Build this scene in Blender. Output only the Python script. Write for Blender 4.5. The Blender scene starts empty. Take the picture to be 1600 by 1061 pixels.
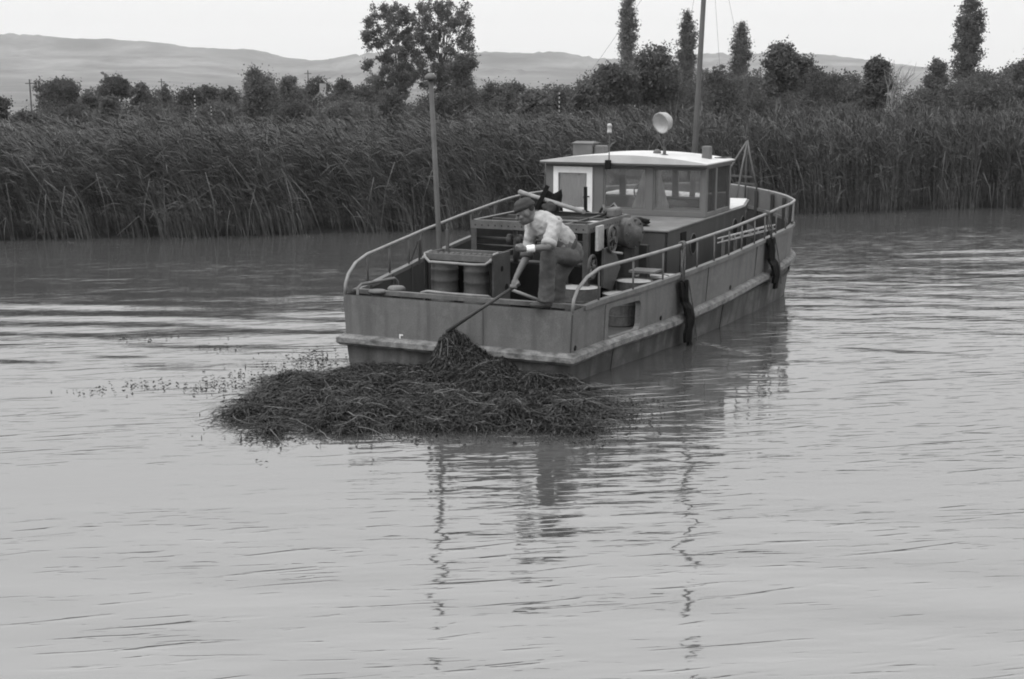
import bpy, math, random
import numpy as np
from mathutils import Vector, Matrix

# ------------------------------------------------------------------ camera, sky, sun, exposure
scene = bpy.context.scene
COL = scene.collection
CAM_H = 3.0
F_PX, W_PX, H_PX, HORIZON = 2000.0, 1600.0, 1061.0, 140.0
PITCH = math.atan((H_PX / 2 - HORIZON) / F_PX)
cam_data = bpy.data.cameras.new('camera')
cam_data.sensor_width = 36.0
cam_data.lens = 36.0 * F_PX / W_PX
cam_data.clip_start = 0.1
cam_data.clip_end = 20000.0
cam = bpy.data.objects.new('camera', cam_data)
COL.objects.link(cam)
cam.location = (0, 0, CAM_H)
cam.rotation_euler = (math.pi / 2 - PITCH, 0, 0)
scene.camera = cam

SUN_EL, SUN_AZ = math.radians(50), math.radians(240)     # azimuth clockwise from +Y
world = bpy.data.worlds.new('World')
scene.world = world
world.use_nodes = True
wn, wl = world.node_tree.nodes, world.node_tree.links
wn.clear()
w_out = wn.new('ShaderNodeOutputWorld')
w_bg = wn.new('ShaderNodeBackground')
w_sky = wn.new('ShaderNodeTexSky')
w_sky.sky_type = 'NISHITA'
w_sky.sun_disc = False
w_sky.sun_elevation = SUN_EL
w_sky.sun_rotation = SUN_AZ
w_sky.dust_density = 6.0
w_bw = wn.new('ShaderNodeRGBToBW')                         # black-and-white film
wl.new(w_sky.outputs[0], w_bw.inputs[0])
w_tc = wn.new('ShaderNodeTexCoord')
w_sep = wn.new('ShaderNodeSeparateXYZ')
wl.new(w_tc.outputs['Generated'], w_sep.inputs[0])
w_mr = wn.new('ShaderNodeMapRange')                        # thin even overcast, brighter overhead
w_mr.inputs['From Min'].default_value = 0.0
w_mr.inputs['From Max'].default_value = 1.0
w_mr.inputs['To Min'].default_value = 9.3
w_mr.inputs['To Max'].default_value = 24.0
wl.new(w_sep.outputs['Z'], w_mr.inputs['Value'])
w_mix = wn.new('ShaderNodeMix')
w_mix.data_type = 'FLOAT'
w_mix.inputs[0].default_value = 0.8
wl.new(w_bw.outputs[0], w_mix.inputs[2])
wl.new(w_mr.outputs[0], w_mix.inputs[3])
wl.new(w_mix.outputs[0], w_bg.inputs['Color'])
w_bg.inputs['Strength'].default_value = 0.1
wl.new(w_bg.outputs[0], w_out.inputs[0])

sun_data = bpy.data.lights.new('sun', 'SUN')
sun_data.energy = 1.0
sun_data.angle = math.radians(16)
sun_data.color = (1.0, 1.0, 1.0)
sun = bpy.data.objects.new('sun', sun_data)
COL.objects.link(sun)
sd = Vector((math.sin(SUN_AZ) * math.cos(SUN_EL), math.cos(SUN_AZ) * math.cos(SUN_EL), math.sin(SUN_EL)))
sun.rotation_euler = sd.to_track_quat('Z', 'Y').to_euler()
sun.location = (-30, -20, 60)

scene.view_settings.view_transform = 'Standard'
scene.view_settings.look = 'None'
scene.view_settings.exposure = 0.2
scene.view_settings.gamma = 1.0
scene.render.engine = 'CYCLES'
scene.cycles.use_denoising = True
scene.cycles.max_bounces = 6
scene.cycles.diffuse_bounces = 3
scene.cycles.glossy_bounces = 3
scene.cycles.transmission_bounces = 4
scene.cycles.transparent_max_bounces = 8
scene.cycles.volume_bounces = 0
scene.cycles.caustics_reflective = False
scene.cycles.caustics_refractive = False
scene.cycles.pixel_filter_type = 'BLACKMAN_HARRIS'
scene.cycles.filter_width = 1.9

rnd = random.Random(7)
nrg = np.random.default_rng(11)
R = math.radians


def at(px, py, Y):
    """point on the picture ray through (px,py) at distance Y along the ground"""
    a = (px - W_PX / 2) / F_PX
    b = (H_PX / 2 - py) / F_PX
    d = Vector((a, math.cos(PITCH) + b * math.sin(PITCH), -math.sin(PITCH) + b * math.cos(PITCH)))
    return Vector((0, 0, CAM_H)) + d * (Y / d.y)


# ------------------------------------------------------------------ materials
def mat(name, v, rough=0.75, var=0.25, scale=4.0, fine=0.12, fscale=40.0, bump=0.0, bscale=60.0,
        metal=0.0, stain=None, stain_amt=0.0, stain_scale=(3, 3, 1), spec=0.22, v2=None, v2scale=1.5):
    """grey procedural paint / wood / cloth: cloudy base, fine grain, optional streaky stains"""
    m = bpy.data.materials.new(name)
    m.use_nodes = True
    n, l = m.node_tree.nodes, m.node_tree.links
    b = n['Principled BSDF']
    b.inputs['Roughness'].default_value = rough
    b.inputs['Metallic'].default_value = metal
    b.inputs['Specular IOR Level'].default_value = spec
    tc = n.new('ShaderNodeTexCoord')

    def noise(sc, det=4, vec=None):
        t = n.new('ShaderNodeTexNoise')
        t.inputs['Scale'].default_value = sc
        t.inputs['Detail'].default_value = det
        l.new(vec if vec else tc.outputs['Object'], t.inputs['Vector'])
        return t.outputs['Fac']

    def math_(op, a, c):
        q = n.new('ShaderNodeMath')
        q.operation = op
        for i, s in enumerate((a, c)):
            if isinstance(s, (int, float)):
                q.inputs[i].default_value = s
            else:
                l.new(s, q.inputs[i])
        return q.outputs[0]

    def rng(s, f0, f1, t0, t1):
        q = n.new('ShaderNodeMapRange')
        q.inputs['From Min'].default_value, q.inputs['From Max'].default_value = f0, f1
        q.inputs['To Min'].default_value, q.inputs['To Max'].default_value = t0, t1
        l.new(s, q.inputs['Value'])
        return q.outputs[0]
    base = rng(noise(scale), 0.3, 0.7, v * (1 - var), v * (1 + var))
    if v2 is not None:
        k = rng(noise(v2scale, 6), 0.5, 0.62, 0.0, 1.0)
        base = math_('ADD', math_('MULTIPLY', base, math_('SUBTRACT', 1.0, k)), math_('MULTIPLY', k, v2))
    g = rng(noise(fscale, 3), 0.25, 0.75, 1 - fine, 1 + fine)
    col = math_('MULTIPLY', base, g)
    if stain is not None:
        mp = n.new('ShaderNodeMapping')
        mp.inputs['Scale'].default_value = stain_scale
        l.new(tc.outputs['Object'], mp.inputs['Vector'])
        k = rng(noise(1.0, 6, mp.outputs[0]), 0.48, 0.72, 0.0, stain_amt)
        col = math_('ADD', math_('MULTIPLY', col, math_('SUBTRACT', 1.0, k)), math_('MULTIPLY', k, stain))
    l.new(col, b.inputs['Base Color'])
    if bump:
        bp = n.new('ShaderNodeBump')
        bp.inputs['Strength'].default_value = 1.0
        bp.inputs['Distance'].default_value = bump
        l.new(noise(bscale, 4), bp.inputs['Height'])
        l.new(bp.outputs[0], b.inputs['Normal'])
    return m


M = {}
M['hull'] = mat('hull_paint', 0.118, 0.6, 0.12, 2.2, 0.2, 70, 0.004, 2.6, stain=0.06, stain_amt=0.6, stain_scale=(9, 9, 1.0), v2=0.132, v2scale=11.0)
M['hull_low'] = mat('hull_paint_below', 0.07, 0.7, 0.3, 3, 0.2, 50, 0.006, 3, stain=0.03, stain_amt=0.9, stain_scale=(7, 7, 1.0), v2=0.11, v2scale=4.0)  # base darkened: shade under the rub rail put into the colour, plus stains
M['rub'] = mat('worn_rub_rail', 0.15, 0.75, 0.25, 9, 0.25, 50, 0.010, 22, stain=0.045, stain_amt=0.9, stain_scale=(7, 7, 16), v2=0.19, v2scale=13)
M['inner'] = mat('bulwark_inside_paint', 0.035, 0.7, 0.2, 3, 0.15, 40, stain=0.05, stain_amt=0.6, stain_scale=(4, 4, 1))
M['deck'] = mat('deck_plate', 0.05, 0.75, 0.3, 3, 0.2, 40, stain=0.05, stain_amt=0.7)
M['oil'] = mat('oily_black', 0.006, 0.8, 0.4, 5, 0.2, 40, spec=0.06)  # shade among the deck gear put into the colour; also one dark bundle
M['rail'] = mat('rail_tube_paint', 0.20, 0.5, 0.15, 6, 0.1, 60, stain=0.12, stain_amt=0.5, stain_scale=(8, 8, 8))
M['post'] = mat('rail_post_paint', 0.11, 0.6, 0.15, 6, 0.1, 60)
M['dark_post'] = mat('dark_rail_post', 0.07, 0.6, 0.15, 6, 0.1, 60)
M['cabin'] = mat('cabin_paint', 0.05, 0.55, 0.1, 2.5, 0.1, 60, 0.001, 6, stain=0.1, stain_amt=0.45, stain_scale=(5, 5, 0.8))  # base darkened: shade from the deck clutter put into the paint
M['cabtop'] = mat('cabin_top_paint', 0.12, 0.6, 0.15, 2.5, 0.1, 50, stain=0.2, stain_amt=0.6, stain_scale=(3, 3, 3))
M['roof'] = mat('pale_roof_paint', 0.46, 0.5, 0.06, 2.5, 0.05, 40, stain=0.36, stain_amt=0.5, stain_scale=(3, 3, 3))
M['trim'] = mat('window_trim_paint', 0.12, 0.5, 0.1, 3, 0.1, 60)
M['white'] = mat('white_paint', 0.66, 0.5, 0.06, 3, 0.05, 40, stain=0.45, stain_amt=0.3, stain_scale=(8, 8, 3))
M['black'] = mat('black_paint', 0.008, 0.7, 0.2, 5, 0.1, 40, spec=0.1)
M['dark'] = mat('dark_iron', 0.02, 0.65, 0.3, 6, 0.2, 50, 0.002, 40)
M['iron'] = mat('worn_iron', 0.055, 0.5, 0.3, 6, 0.2, 50, 0.002, 40, stain=0.04, stain_amt=0.7, stain_scale=(9, 9, 5))
M['pale_iron'] = mat('pale_iron', 0.10, 0.5, 0.2, 6, 0.2, 50, 0.002, 40, stain=0.08, stain_amt=0.6, stain_scale=(9, 9, 5))
M['drum_post'] = mat('stern_pole_paint', 0.075, 0.6, 0.2, 6, 0.1, 60)
M['drum'] = mat('steel_drum_paint', 0.07, 0.5, 0.25, 5, 0.15, 40, stain=0.04, stain_amt=0.7, stain_scale=(2, 2, 26))
M['keg'] = mat('grey_keg_paint', 0.08, 0.65, 0.25, 5, 0.2, 40, stain=0.04, stain_amt=0.75, stain_scale=(11, 11, 4))
M['kegtop'] = mat('keg_lid', 0.32, 0.6, 0.2, 8, 0.2, 30, stain=0.15, stain_amt=0.6, stain_scale=(8, 8, 8))
M['wood'] = mat('weathered_wood', 0.20, 0.8, 0.25, 5, 0.2, 60, stain=0.1, stain_amt=0.6, stain_scale=(2, 2, 14))
M['pole_dark'] = mat('wet_dark_pole', 0.045, 0.5, 0.3, 8, 0.2, 60)
M['rubber'] = mat('old_black_rubber', 0.006, 0.85, 0.4, 9, 0.3, 40, 0.006, 18, spec=0.06, stain=0.05, stain_amt=0.25, stain_scale=(7, 7, 7))
M['rope'] = mat('old_rope', 0.10, 0.9, 0.3, 20, 0.3, 120, 0.003, 120)
M['mast'] = mat('mast_wood', 0.07, 0.6, 0.15, 3, 0.1, 60)
M['lens'] = mat('lamp_reflector', 0.40, 0.25, 0.15, 5, 0.05, 30)
M['lamp'] = mat('searchlight_shell', 0.30, 0.4, 0.1, 5, 0.1, 40)
M['skin'] = mat('skin', 0.125, 0.55, 0.12, 12, 0.08, 60, 0.001, 80)
M['shirt'] = mat('light_work_shirt', 0.33, 0.9, 0.12, 9, 0.1, 60, 0.012, 11)
M['trousers'] = mat('work_trousers', 0.075, 0.9, 0.25, 8, 0.15, 60, 0.012, 13, stain=0.05, stain_amt=0.6, stain_scale=(8, 8, 5))
M['cap'] = mat('dark_cap', 0.045, 0.95, 0.2, 12, 0.2, 80, 0.004, 30)
M['shoe'] = mat('worn_shoe', 0.05, 0.7, 0.3, 12, 0.2, 60)
M['bandage'] = mat('white_bandage', 0.75, 0.9, 0.08, 20, 0.06, 80, 0.004, 50)
M['hair'] = mat('dark_hair', 0.02, 0.8, 0.3, 30, 0.3, 90)
M['cloth'] = mat('pale_cloth', 0.42, 0.95, 0.15, 10, 0.1, 60, 0.008, 16)
M['curtain'] = mat('curtain_cloth', 0.55, 0.95, 0.15, 7, 0.1, 60)
M['weed'] = mat('wet_water_weed', 0.011, 0.45, 0.6, 9, 0.5, 30, spec=0.16, v2=0.055, v2scale=34)
M['reed'] = mat('reed_leaves', 0.066, 0.75, 0.35, 0.9, 0.45, 9, spec=0.1, v2=0.10, v2scale=2.2)
M['bark'] = mat('bark', 0.07, 0.9, 0.3, 3, 0.3, 12)
M['birch'] = mat('pale_birch_bark', 0.19, 0.8, 0.25, 2, 0.3, 9)
M['plaster'] = mat('white_plaster', 0.28, 0.85, 0.1, 1, 0.1, 9)
M['tile'] = mat('pale_roof_tile', 0.2, 0.85, 0.15, 1, 0.2, 9)
M['field'] = mat('field_ground', 0.12, 0.95, 0.3, 0.02, 0.2, 0.6, stain=0.09, stain_amt=0.7, stain_scale=(0.004, 0.05, 1))
M['hill'] = mat('hill_fields', 0.085, 0.95, 0.45, 0.010, 0.25, 0.05, stain=0.02, stain_amt=0.9, stain_scale=(0.005, 0.005, 0.01), v2=0.15, v2scale=0.006)


def leaf_mat(name, v):
    m = mat(name, v, 0.75, 0.4, 0.7, 0.5, 5, spec=0.15)
    n, l = m.node_tree.nodes, m.node_tree.links
    b, o = n['Principled BSDF'], n['Material Output']
    t = n.new('ShaderNodeBsdfTranslucent')
    l.new(b.inputs['Base Color'].links[0].from_socket, t.inputs['Color'])
    mx = n.new('ShaderNodeMixShader')
    mx.inputs[0].default_value = 0.35
    l.new(b.outputs[0], mx.inputs[1])
    l.new(t.outputs[0], mx.inputs[2])
    l.new(mx.outputs[0], o.inputs['Surface'])
    return m


M['leaf'] = leaf_mat('tree_leaves', 0.094)
M['leaf2'] = leaf_mat('pale_tree_leaves', 0.12)
M['leaf3'] = leaf_mat('dark_tree_leaves', 0.068)


def glass_mat():
    m = bpy.data.materials.new('window_glass')
    m.use_nodes = True
    n, l = m.node_tree.nodes, m.node_tree.links
    n.clear()
    o = n.new('ShaderNodeOutputMaterial')
    tr = n.new('ShaderNodeBsdfTransparent')
    tr.inputs[0].default_value = (0.90, 0.90, 0.90, 1)
    gl = n.new('ShaderNodeBsdfGlossy')
    gl.inputs['Roughness'].default_value = 0.03
    df = n.new('ShaderNodeBsdfDiffuse')
    df.inputs[0].default_value = (0.6, 0.6, 0.6, 1)
    fr = n.new('ShaderNodeFresnel')
    fr.inputs[0].default_value = 1.5
    m1, m2 = n.new('ShaderNodeMixShader'), n.new('ShaderNodeMixShader')
    m1.inputs[0].default_value = 0.10
    l.new(tr.outputs[0], m1.inputs[1])
    l.new(df.outputs[0], m1.inputs[2])
    l.new(fr.outputs[0], m2.inputs[0])
    l.new(m1.outputs[0], m2.inputs[1])
    l.new(gl.outputs[0], m2.inputs[2])
    l.new(m2.outputs[0], o.inputs[0])
    return m


M['glass'] = glass_mat()


def water_mat():
    m = bpy.data.materials.new('turbid_water')
    m.use_nodes = True
    n, l = m.node_tree.nodes, m.node_tree.links
    b = n['Principled BSDF']
    b.inputs['Base Color'].default_value = (0.055, 0.055, 0.055, 1)
    b.inputs['Roughness'].default_value = 0.04
    b.inputs['IOR'].default_value = 3.1
    tc = n.new('ShaderNodeTexCoord')

    def noise(sc, rot, det=2, off=0.0, dist=0.0):
        mp = n.new('ShaderNodeMapping')
        mp.vector_type = 'POINT'
        mp.inputs['Scale'].default_value = sc
        mp.inputs['Rotation'].default_value = (0, 0, rot)
        mp.inputs['Location'].default_value = (off, off * .7, 0)
        r0 = n.new('ShaderNodeVectorRotate')
        r0.rotation_type = 'Z_AXIS'
        r0.inputs['Angle'].default_value = rot
        l.new(tc.outputs['Object'], r0.inputs['Vector'])
        mp.inputs['Rotation'].default_value = (0, 0, 0)
        l.new(r0.outputs[0], mp.inputs['Vector'])
        t = n.new('ShaderNodeTexNoise')
        t.inputs['Scale'].default_value = 1.0
        t.inputs['Detail'].default_value = det
        t.inputs['Distortion'].default_value = dist
        l.new(mp.outputs[0], t.inputs['Vector'])
        return t.outputs['Fac']

    def op(o, a, c):
        q = n.new('ShaderNodeMath')
        q.operation = o
        for i, v in enumerate((a, c)):
            if isinstance(v, (int, float)):
                q.inputs[i].default_value = v
            else:
                l.new(v, q.inputs[i])
        return q.outputs[0]

    def rng(v, f0, f1, t0, t1):
        mr = n.new('ShaderNodeMapRange')
        mr.inputs['From Min'].default_value, mr.inputs['From Max'].default_value = f0, f1
        mr.inputs['To Min'].default_value, mr.inputs['To Max'].default_value = t0, t1
        l.new(v, mr.inputs['Value'])
        return mr.outputs[0]
    # gentle overall ripple
    h0 = op('ADD', op('MULTIPLY', noise((1.15, 4.2, 1), -.10), 0.0170), op('MULTIPLY', noise((3.0, 12.0, 1), -.05, 2, 3.0), 0.0045))
    # sparse long wavelets with steep backs
    patch = rng(noise((.16, .42, 1), 0.0, 2, 9.0), .38, .64, .1, 1.5)
    right = None
    sx = n.new('ShaderNodeSeparateXYZ')
    l.new(tc.outputs['Object'], sx.inputs[0])
    right = rng(sx.outputs['X'], -3.0, 5.0, .75, 1.35)
    calm = rng(noise((.10, .3, 1), 0.0, 1, 4.0), .38, .62, .45, 1.1)
    h = op('MULTIPLY', h0, op('MULTIPLY', calm, rng(sx.outputs['X'], -3.5, .5, .33, 1.0)))
    for sc, rot, thr, amp, off in (((1.1, 9.0, 1), -.26, .62, .040, 1.7), ((1.5, 13.0, 1), -.16, .625, .032, 5.1), ((2.4, 19.0, 1), -.05, .61, .020, 8.3)):
        k = op('MAXIMUM', op('SUBTRACT', noise(sc, rot, 2, off, .3), thr), 0.0)
        h = op('ADD', h, op('MULTIPLY', op('MULTIPLY', k, amp), op('MULTIPLY', patch, right)))
    bp_ = n.new('ShaderNodeBump')
    bp_.inputs['Distance'].default_value = 1.0
    l.new(h, bp_.inputs['Height'])
    l.new(bp_.outputs[0], b.inputs['Normal'])
    return m


M['water'] = water_mat()


# ------------------------------------------------------------------ mesh helpers
BOAT_O = Vector((-0.6236, 13.3497, 0.0))
BOAT_R = -R(24.4)


def setp(o, label=None, cat=None, group=None, kind=None):
    for k, v in (('label', label), ('category', cat), ('group', group), ('kind', kind)):
        if v:
            o[k] = v
    return o


def link_mesh(name, me, material, parent=None):
    o = bpy.data.objects.new(name, me)
    COL.objects.link(o)
    if material:
        me.materials.append(material)
    if parent:
        o.parent = parent
    return o


def np_mesh(name, co, faces, material, parent=None, smooth=False):
    """fast mesh from arrays: co (n,3); faces (m,k)"""
    me = bpy.data.meshes.new(name)
    co = np.asarray(co, dtype=np.float32)
    faces = np.asarray(faces, dtype=np.int32)
    k = faces.shape[1]
    me.vertices.add(len(co))
    me.vertices.foreach_set('co', co.ravel())
    me.loops.add(faces.size)
    me.loops.foreach_set('vertex_index', faces.ravel())
    me.polygons.add(len(faces))
    me.polygons.foreach_set('loop_start', np.arange(0, faces.size, k, dtype=np.int32))
    me.polygons.foreach_set('loop_total', np.full(len(faces), k, dtype=np.int32))
    if smooth:
        me.polygons.foreach_set('use_smooth', np.ones(len(faces), dtype=bool))
    me.update(calc_edges=True)
    return link_mesh(name, me, material, parent)


class MB:
    def __init__(self):
        self.v, self.f = [], []

    def add(self, vs, fs):
        o = len(self.v)
        self.v += [Vector(p) for p in vs]
        self.f += [tuple(i + o for i in q) for q in fs]
        return self

    def box(self, a, b):
        x0, y0, z0 = a
        x1, y1, z1 = b
        return self.add([(x0, y0, z0), (x1, y0, z0), (x1, y1, z0), (x0, y1, z0), (x0, y0, z1), (x1, y0, z1), (x1, y1, z1), (x0, y1, z1)],
                        [(0, 3, 2, 1), (4, 5, 6, 7), (0, 1, 5, 4), (1, 2, 6, 5), (2, 3, 7, 6), (3, 0, 4, 7)])

    def bar(self, p, q, w, h, up=(0, 0, 1)):
        """rectangular bar from p to q, w across, h along up"""
        p, q = Vector(p), Vector(q)
        d = (q - p).normalized()
        s = d.cross(Vector(up))
        if s.length < 1e-4:
            s = d.cross(Vector((1, 0, 0)))
        s.normalize()
        t = s.cross(d)
        c = [s * (w / 2 * i) + t * (h / 2 * j) for i, j in ((-1, -1), (1, -1), (1, 1), (-1, 1))]
        return self.add([p + k for k in c] + [q + k for k in c], [(0, 1, 2, 3), (7, 6, 5, 4), (0, 4, 5, 1), (1, 5, 6, 2), (2, 6, 7, 3), (3, 7, 4, 0)])

    def tube(self, pts, r, n=8, cap=True):
        pts = [Vector(p) for p in pts]
        rs = r if isinstance(r, (list, tuple)) else [r] * len(pts)
        ref = None
        rings = []
        for i, p in enumerate(pts):
            d = (pts[min(i + 1, len(pts) - 1)] - pts[max(i - 1, 0)]).normalized()
            if ref is None:
                ref = d.orthogonal().normalized()
            ref = (ref - d * ref.dot(d))
            ref = ref.normalized() if ref.length > 1e-5 else d.orthogonal().normalized()
            s = d.cross(ref)
            rings.append([p + (ref * math.cos(2 * math.pi * k / n) + s * math.sin(2 * math.pi * k / n)) * rs[i] for k in range(n)])
        vs = [q for g in rings for q in g]
        fs = []
        for i in range(len(pts) - 1):
            for k in range(n):
                fs.append((i * n + k, i * n + (k + 1) % n, (i + 1) * n + (k + 1) % n, (i + 1) * n + k))
        if cap:
            fs.append(tuple(range(n - 1, -1, -1)))
            fs.append(tuple((len(pts) - 1) * n + k for k in range(n)))
        return self.add(vs, fs)

    def lathe(self, c, prof, n=20, axis=(0, 0, 1), a0=0.0, open_end=False):
        """prof: (radius, height along axis)"""
        c, ax = Vector(c), Vector(axis).normalized()
        s = ax.orthogonal().normalized()
        t = ax.cross(s)
        vs, fs = [], []
        for r, h in prof:
            for k in range(n):
                a = a0 + 2 * math.pi * k / n
                vs.append(c + ax * h + (s * math.cos(a) + t * math.sin(a)) * max(r, 1e-4))
        for i in range(len(prof) - 1):
            for k in range(n):
                fs.append((i * n + k, i * n + (k + 1) % n, (i + 1) * n + (k + 1) % n, (i + 1) * n + k))
        fs.append(tuple(range(n - 1, -1, -1)))
        if not open_end:
            fs.append(tuple((len(prof) - 1) * n + k for k in range(n)))
        return self.add(vs, fs)

    def prism(self, poly, z0, z1):
        n = len(poly)
        vs = [(x, y, z0) for x, y in poly] + [(x, y, z1) for x, y in poly]
        fs = [tuple(range(n - 1, -1, -1)), tuple(range(n, 2 * n))]
        fs += [(k, (k + 1) % n, n + (k + 1) % n, n + k) for k in range(n)]
        return self.add(vs, fs)

    def extrude(self, poly, d):
        """closed 3D polygon pushed along vector d"""
        d = Vector(d)
        n = len(poly)
        vs = [Vector(p) for p in poly] + [Vector(p) + d for p in poly]
        fs = [tuple(range(n - 1, -1, -1)), tuple(range(n, 2 * n))]
        fs += [(k, (k + 1) % n, n + (k + 1) % n, n + k) for k in range(n)]
        return self.add(vs, fs)

    def ellipsoid(self, c, r, n=14, m=9, rot=None):
        c = Vector(c)
        vs, fs = [], []
        for i in range(m + 1):
            th = math.pi * i / m
            for k in range(n):
                a = 2 * math.pi * k / n
                p = Vector((r[0] * math.sin(th) * math.cos(a), r[1] * math.sin(th) * math.sin(a), r[2] * math.cos(th)))
                if rot is not None:
                    p = rot @ p
                vs.append(c + p)
        for i in range(m):
            for k in range(n):
                fs.append((i * n + k, (i + 1) * n + k, (i + 1) * n + (k + 1) % n, i * n + (k + 1) % n))
        return self.add(vs, fs)

    def cone(self, p, q, r0, r1, n=12):
        """tapered limb with rounded ends"""
        p, q = Vector(p), Vector(q)
        d = q - p
        L = d.length
        prof = [(r0 * math.sin(a), -r0 * math.cos(a)) for a in (0.05, 0.5, 1.0)] + [(r0, 0.0), (r1, L)] + \
               [(r1 * math.cos(a), L + r1 * math.sin(a)) for a in (0.55, 1.05, 1.5)]
        return self.lathe(p, prof, n, d)

    def build(self, name, material, parent=None, base=(0, 0, 0), smooth=False, boat=False, bevel=0.0):
        b = Vector(base)
        me = bpy.data.meshes.new(name)
        me.from_pydata([p - b for p in self.v], [], self.f)
        me.update()
        if smooth:
            for p in me.polygons:
                p.use_smooth = len(p.vertices) <= 4
        o = link_mesh(name, me, material, parent)
        if boat:
            o.matrix_world = boat_matrix(base)
        if bevel:
            md = o.modifiers.new('bevel', 'BEVEL')
            md.width = bevel
            md.segments = 2
            md.limit_method = 'ANGLE'
        return o


def boat_matrix(base):
    rot = Matrix.Rotation(BOAT_R, 4, 'Z')
    return Matrix.Translation(BOAT_O + rot @ Vector(base)) @ rot


def boat_world(p):
    return BOAT_O + Matrix.Rotation(BOAT_R, 3, 'Z') @ Vector(p)


def empty(name, label, cat, group=None, base=None, loc=None, rz=0.0):
    o = bpy.data.objects.new(name, None)
    o.empty_display_size = 0.2
    COL.objects.link(o)
    if base is not None:
        o.matrix_world = boat_matrix(base)
    else:
        o.location = loc
        o.rotation_euler = (0, 0, rz)
    return setp(o, label, cat, group)


def copy_tree(o, parent=None):
    c = o.copy()
    COL.objects.link(c)
    c.parent = parent
    for ch in list(o.children):
        copy_tree(ch, c)
    return c


# ------------------------------------------------------------------ setting: water, ground, hills
BANKX = [-120, -40, -10.3, -5.3, -1.4, 7.2, 13.2, 40, 120]
BANKY = [10, 20.5, 25.6, 26.5, 27.7, 31.4, 33.1, 39, 55]


def bank_y(x):
    return np.interp(x, BANKX, BANKY)


def build_water():
    def axis(dense0, dense1, step, far0, far1):
        mid = np.arange(dense0, dense1 + 1e-6, step)
        lo = dense0 - np.geomspace(step * 2, dense0 - far0, 14)[::-1]
        hi = dense1 + np.geomspace(step * 2, far1 - dense1, 14)
        return np.concatenate([lo, mid, hi])
    xs = axis(-14.0, 16.0, 0.14, -400, 400)
    ys = axis(4.5, 36.0, 0.05, -120, 75)
    X, Y = np.meshgrid(xs, ys)
    Zw = np.zeros_like(X)
    g = np.random.default_rng(5)

    def cloud(sx, sy, k=9):
        s = np.zeros_like(X)
        for _ in range(k):
            kx, ky = g.normal() * sx, g.normal() * sy
            s += np.sin(kx * X + ky * Y + g.uniform(0, 6.28))
        return s / math.sqrt(k / 2)
    for _ in range(46):                              # wind ripple: crests nearly across the view
        L = g.uniform(0.32, 1.15)
        th = g.normal() * 0.30 + 0.12
        k = 2 * math.pi / L
        amp = 0.0006 * L ** 1.0
        Zw += amp * np.sin(k * (math.sin(th) * X + math.cos(th) * Y) + g.uniform(0, 6.28))
    patch = np.clip(0.75 + 0.45 * cloud(0.25, 0.6), 0.15, 1.8)
    rough_right = 0.75 + 0.75 / (1 + np.exp(-(X - 1.0) / 1.5))
    near_reed = np.clip((bank_y(X) - Y) / 5.0, 0.15, 1.0)
    Zw *= patch * rough_right * near_reed
    # spreading wake of the slowly turning boat, off its port quarter
    cx, cy = boat_world((0.2, 1.5, 0)).x, boat_world((0.2, 1.5, 0)).y
    r = np.hypot(X - cx, (Y - cy) * 1.0)
    env = np.exp(-((Y - 16.8) / 2.6) ** 2) / (1 + np.exp((X + 1.2) / 0.35)) * np.exp(-((X + 5) / 7.0) ** 2)
    for _ in range(9):
        L = g.uniform(0.55, 1.6)
        Zw += env * 0.0028 * L * np.sin(2 * math.pi * (Y + g.normal() * .07 * X + 0.06 * X + 0.1 * np.sin(X * g.uniform(.4, .9))) / L + g.uniform(0, 6.28))
    env2 = np.exp(-((Y - 24.0) / 3.5) ** 2) / (1 + np.exp(-(X - 7.5) / 0.8))
    for _ in range(10):
        L = g.uniform(0.45, 1.5)
        Zw += env2 * 0.0026 * L * np.sin(2 * math.pi * (Y - (0.10 + g.normal() * .12) * X) / L + g.uniform(0, 6.28))
    edge = np.clip((X + 17) / 3, 0, 1) * np.clip((19 - X) / 3, 0, 1) * np.clip((Y - 3) / 2, 0, 1) * np.clip((38 - Y) / 2, 0, 1)
    Zw *= edge
    ny, nx = X.shape
    idx = np.arange(nx * ny).reshape(ny, nx)
    f = np.stack([idx[:-1, :-1], idx[:-1, 1:], idx[1:, 1:], idx[1:, :-1]], -1).reshape(-1, 4)
    o = np_mesh('water', np.stack([X, Y, Zw], -1).reshape(-1, 3), f, M['water'], smooth=True)
    setp(o, kind='structure')


build_water()


def build_ground():
    xs = np.concatenate([np.linspace(-4000, -140, 20), np.linspace(-120, 120, 61), np.linspace(140, 4000, 20)])
    off = np.concatenate([np.array([-0.4, 0.0, 0.6, 2, 4, 8, 14]), np.linspace(22, 160, 24), np.array([220, 320, 500, 800, 1200, 1800, 2600, 3600])])
    X, O = np.meshgrid(xs, off)
    by = bank_y(np.clip(X, -120, 120))
    Y = by + O
    Zg = np.interp(O, [-0.4, 0, 0.6, 4, 20, 60, 200, 900, 4000], [-0.9, -0.5, -0.3, -0.15, -0.08, 0.2, 0.6, 1.0, 1.6])
    ny, nx = X.shape
    idx = np.arange(nx * ny).reshape(ny, nx)
    f = np.stack([idx[:-1, :-1], idx[:-1, 1:], idx[1:, 1:], idx[1:, :-1]], -1).reshape(-1, 4)
    setp(np_mesh('ground', np.stack([X, Y, Zg], -1).reshape(-1, 3), f, M['field'], smooth=True), kind='structure')


build_ground()


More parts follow.
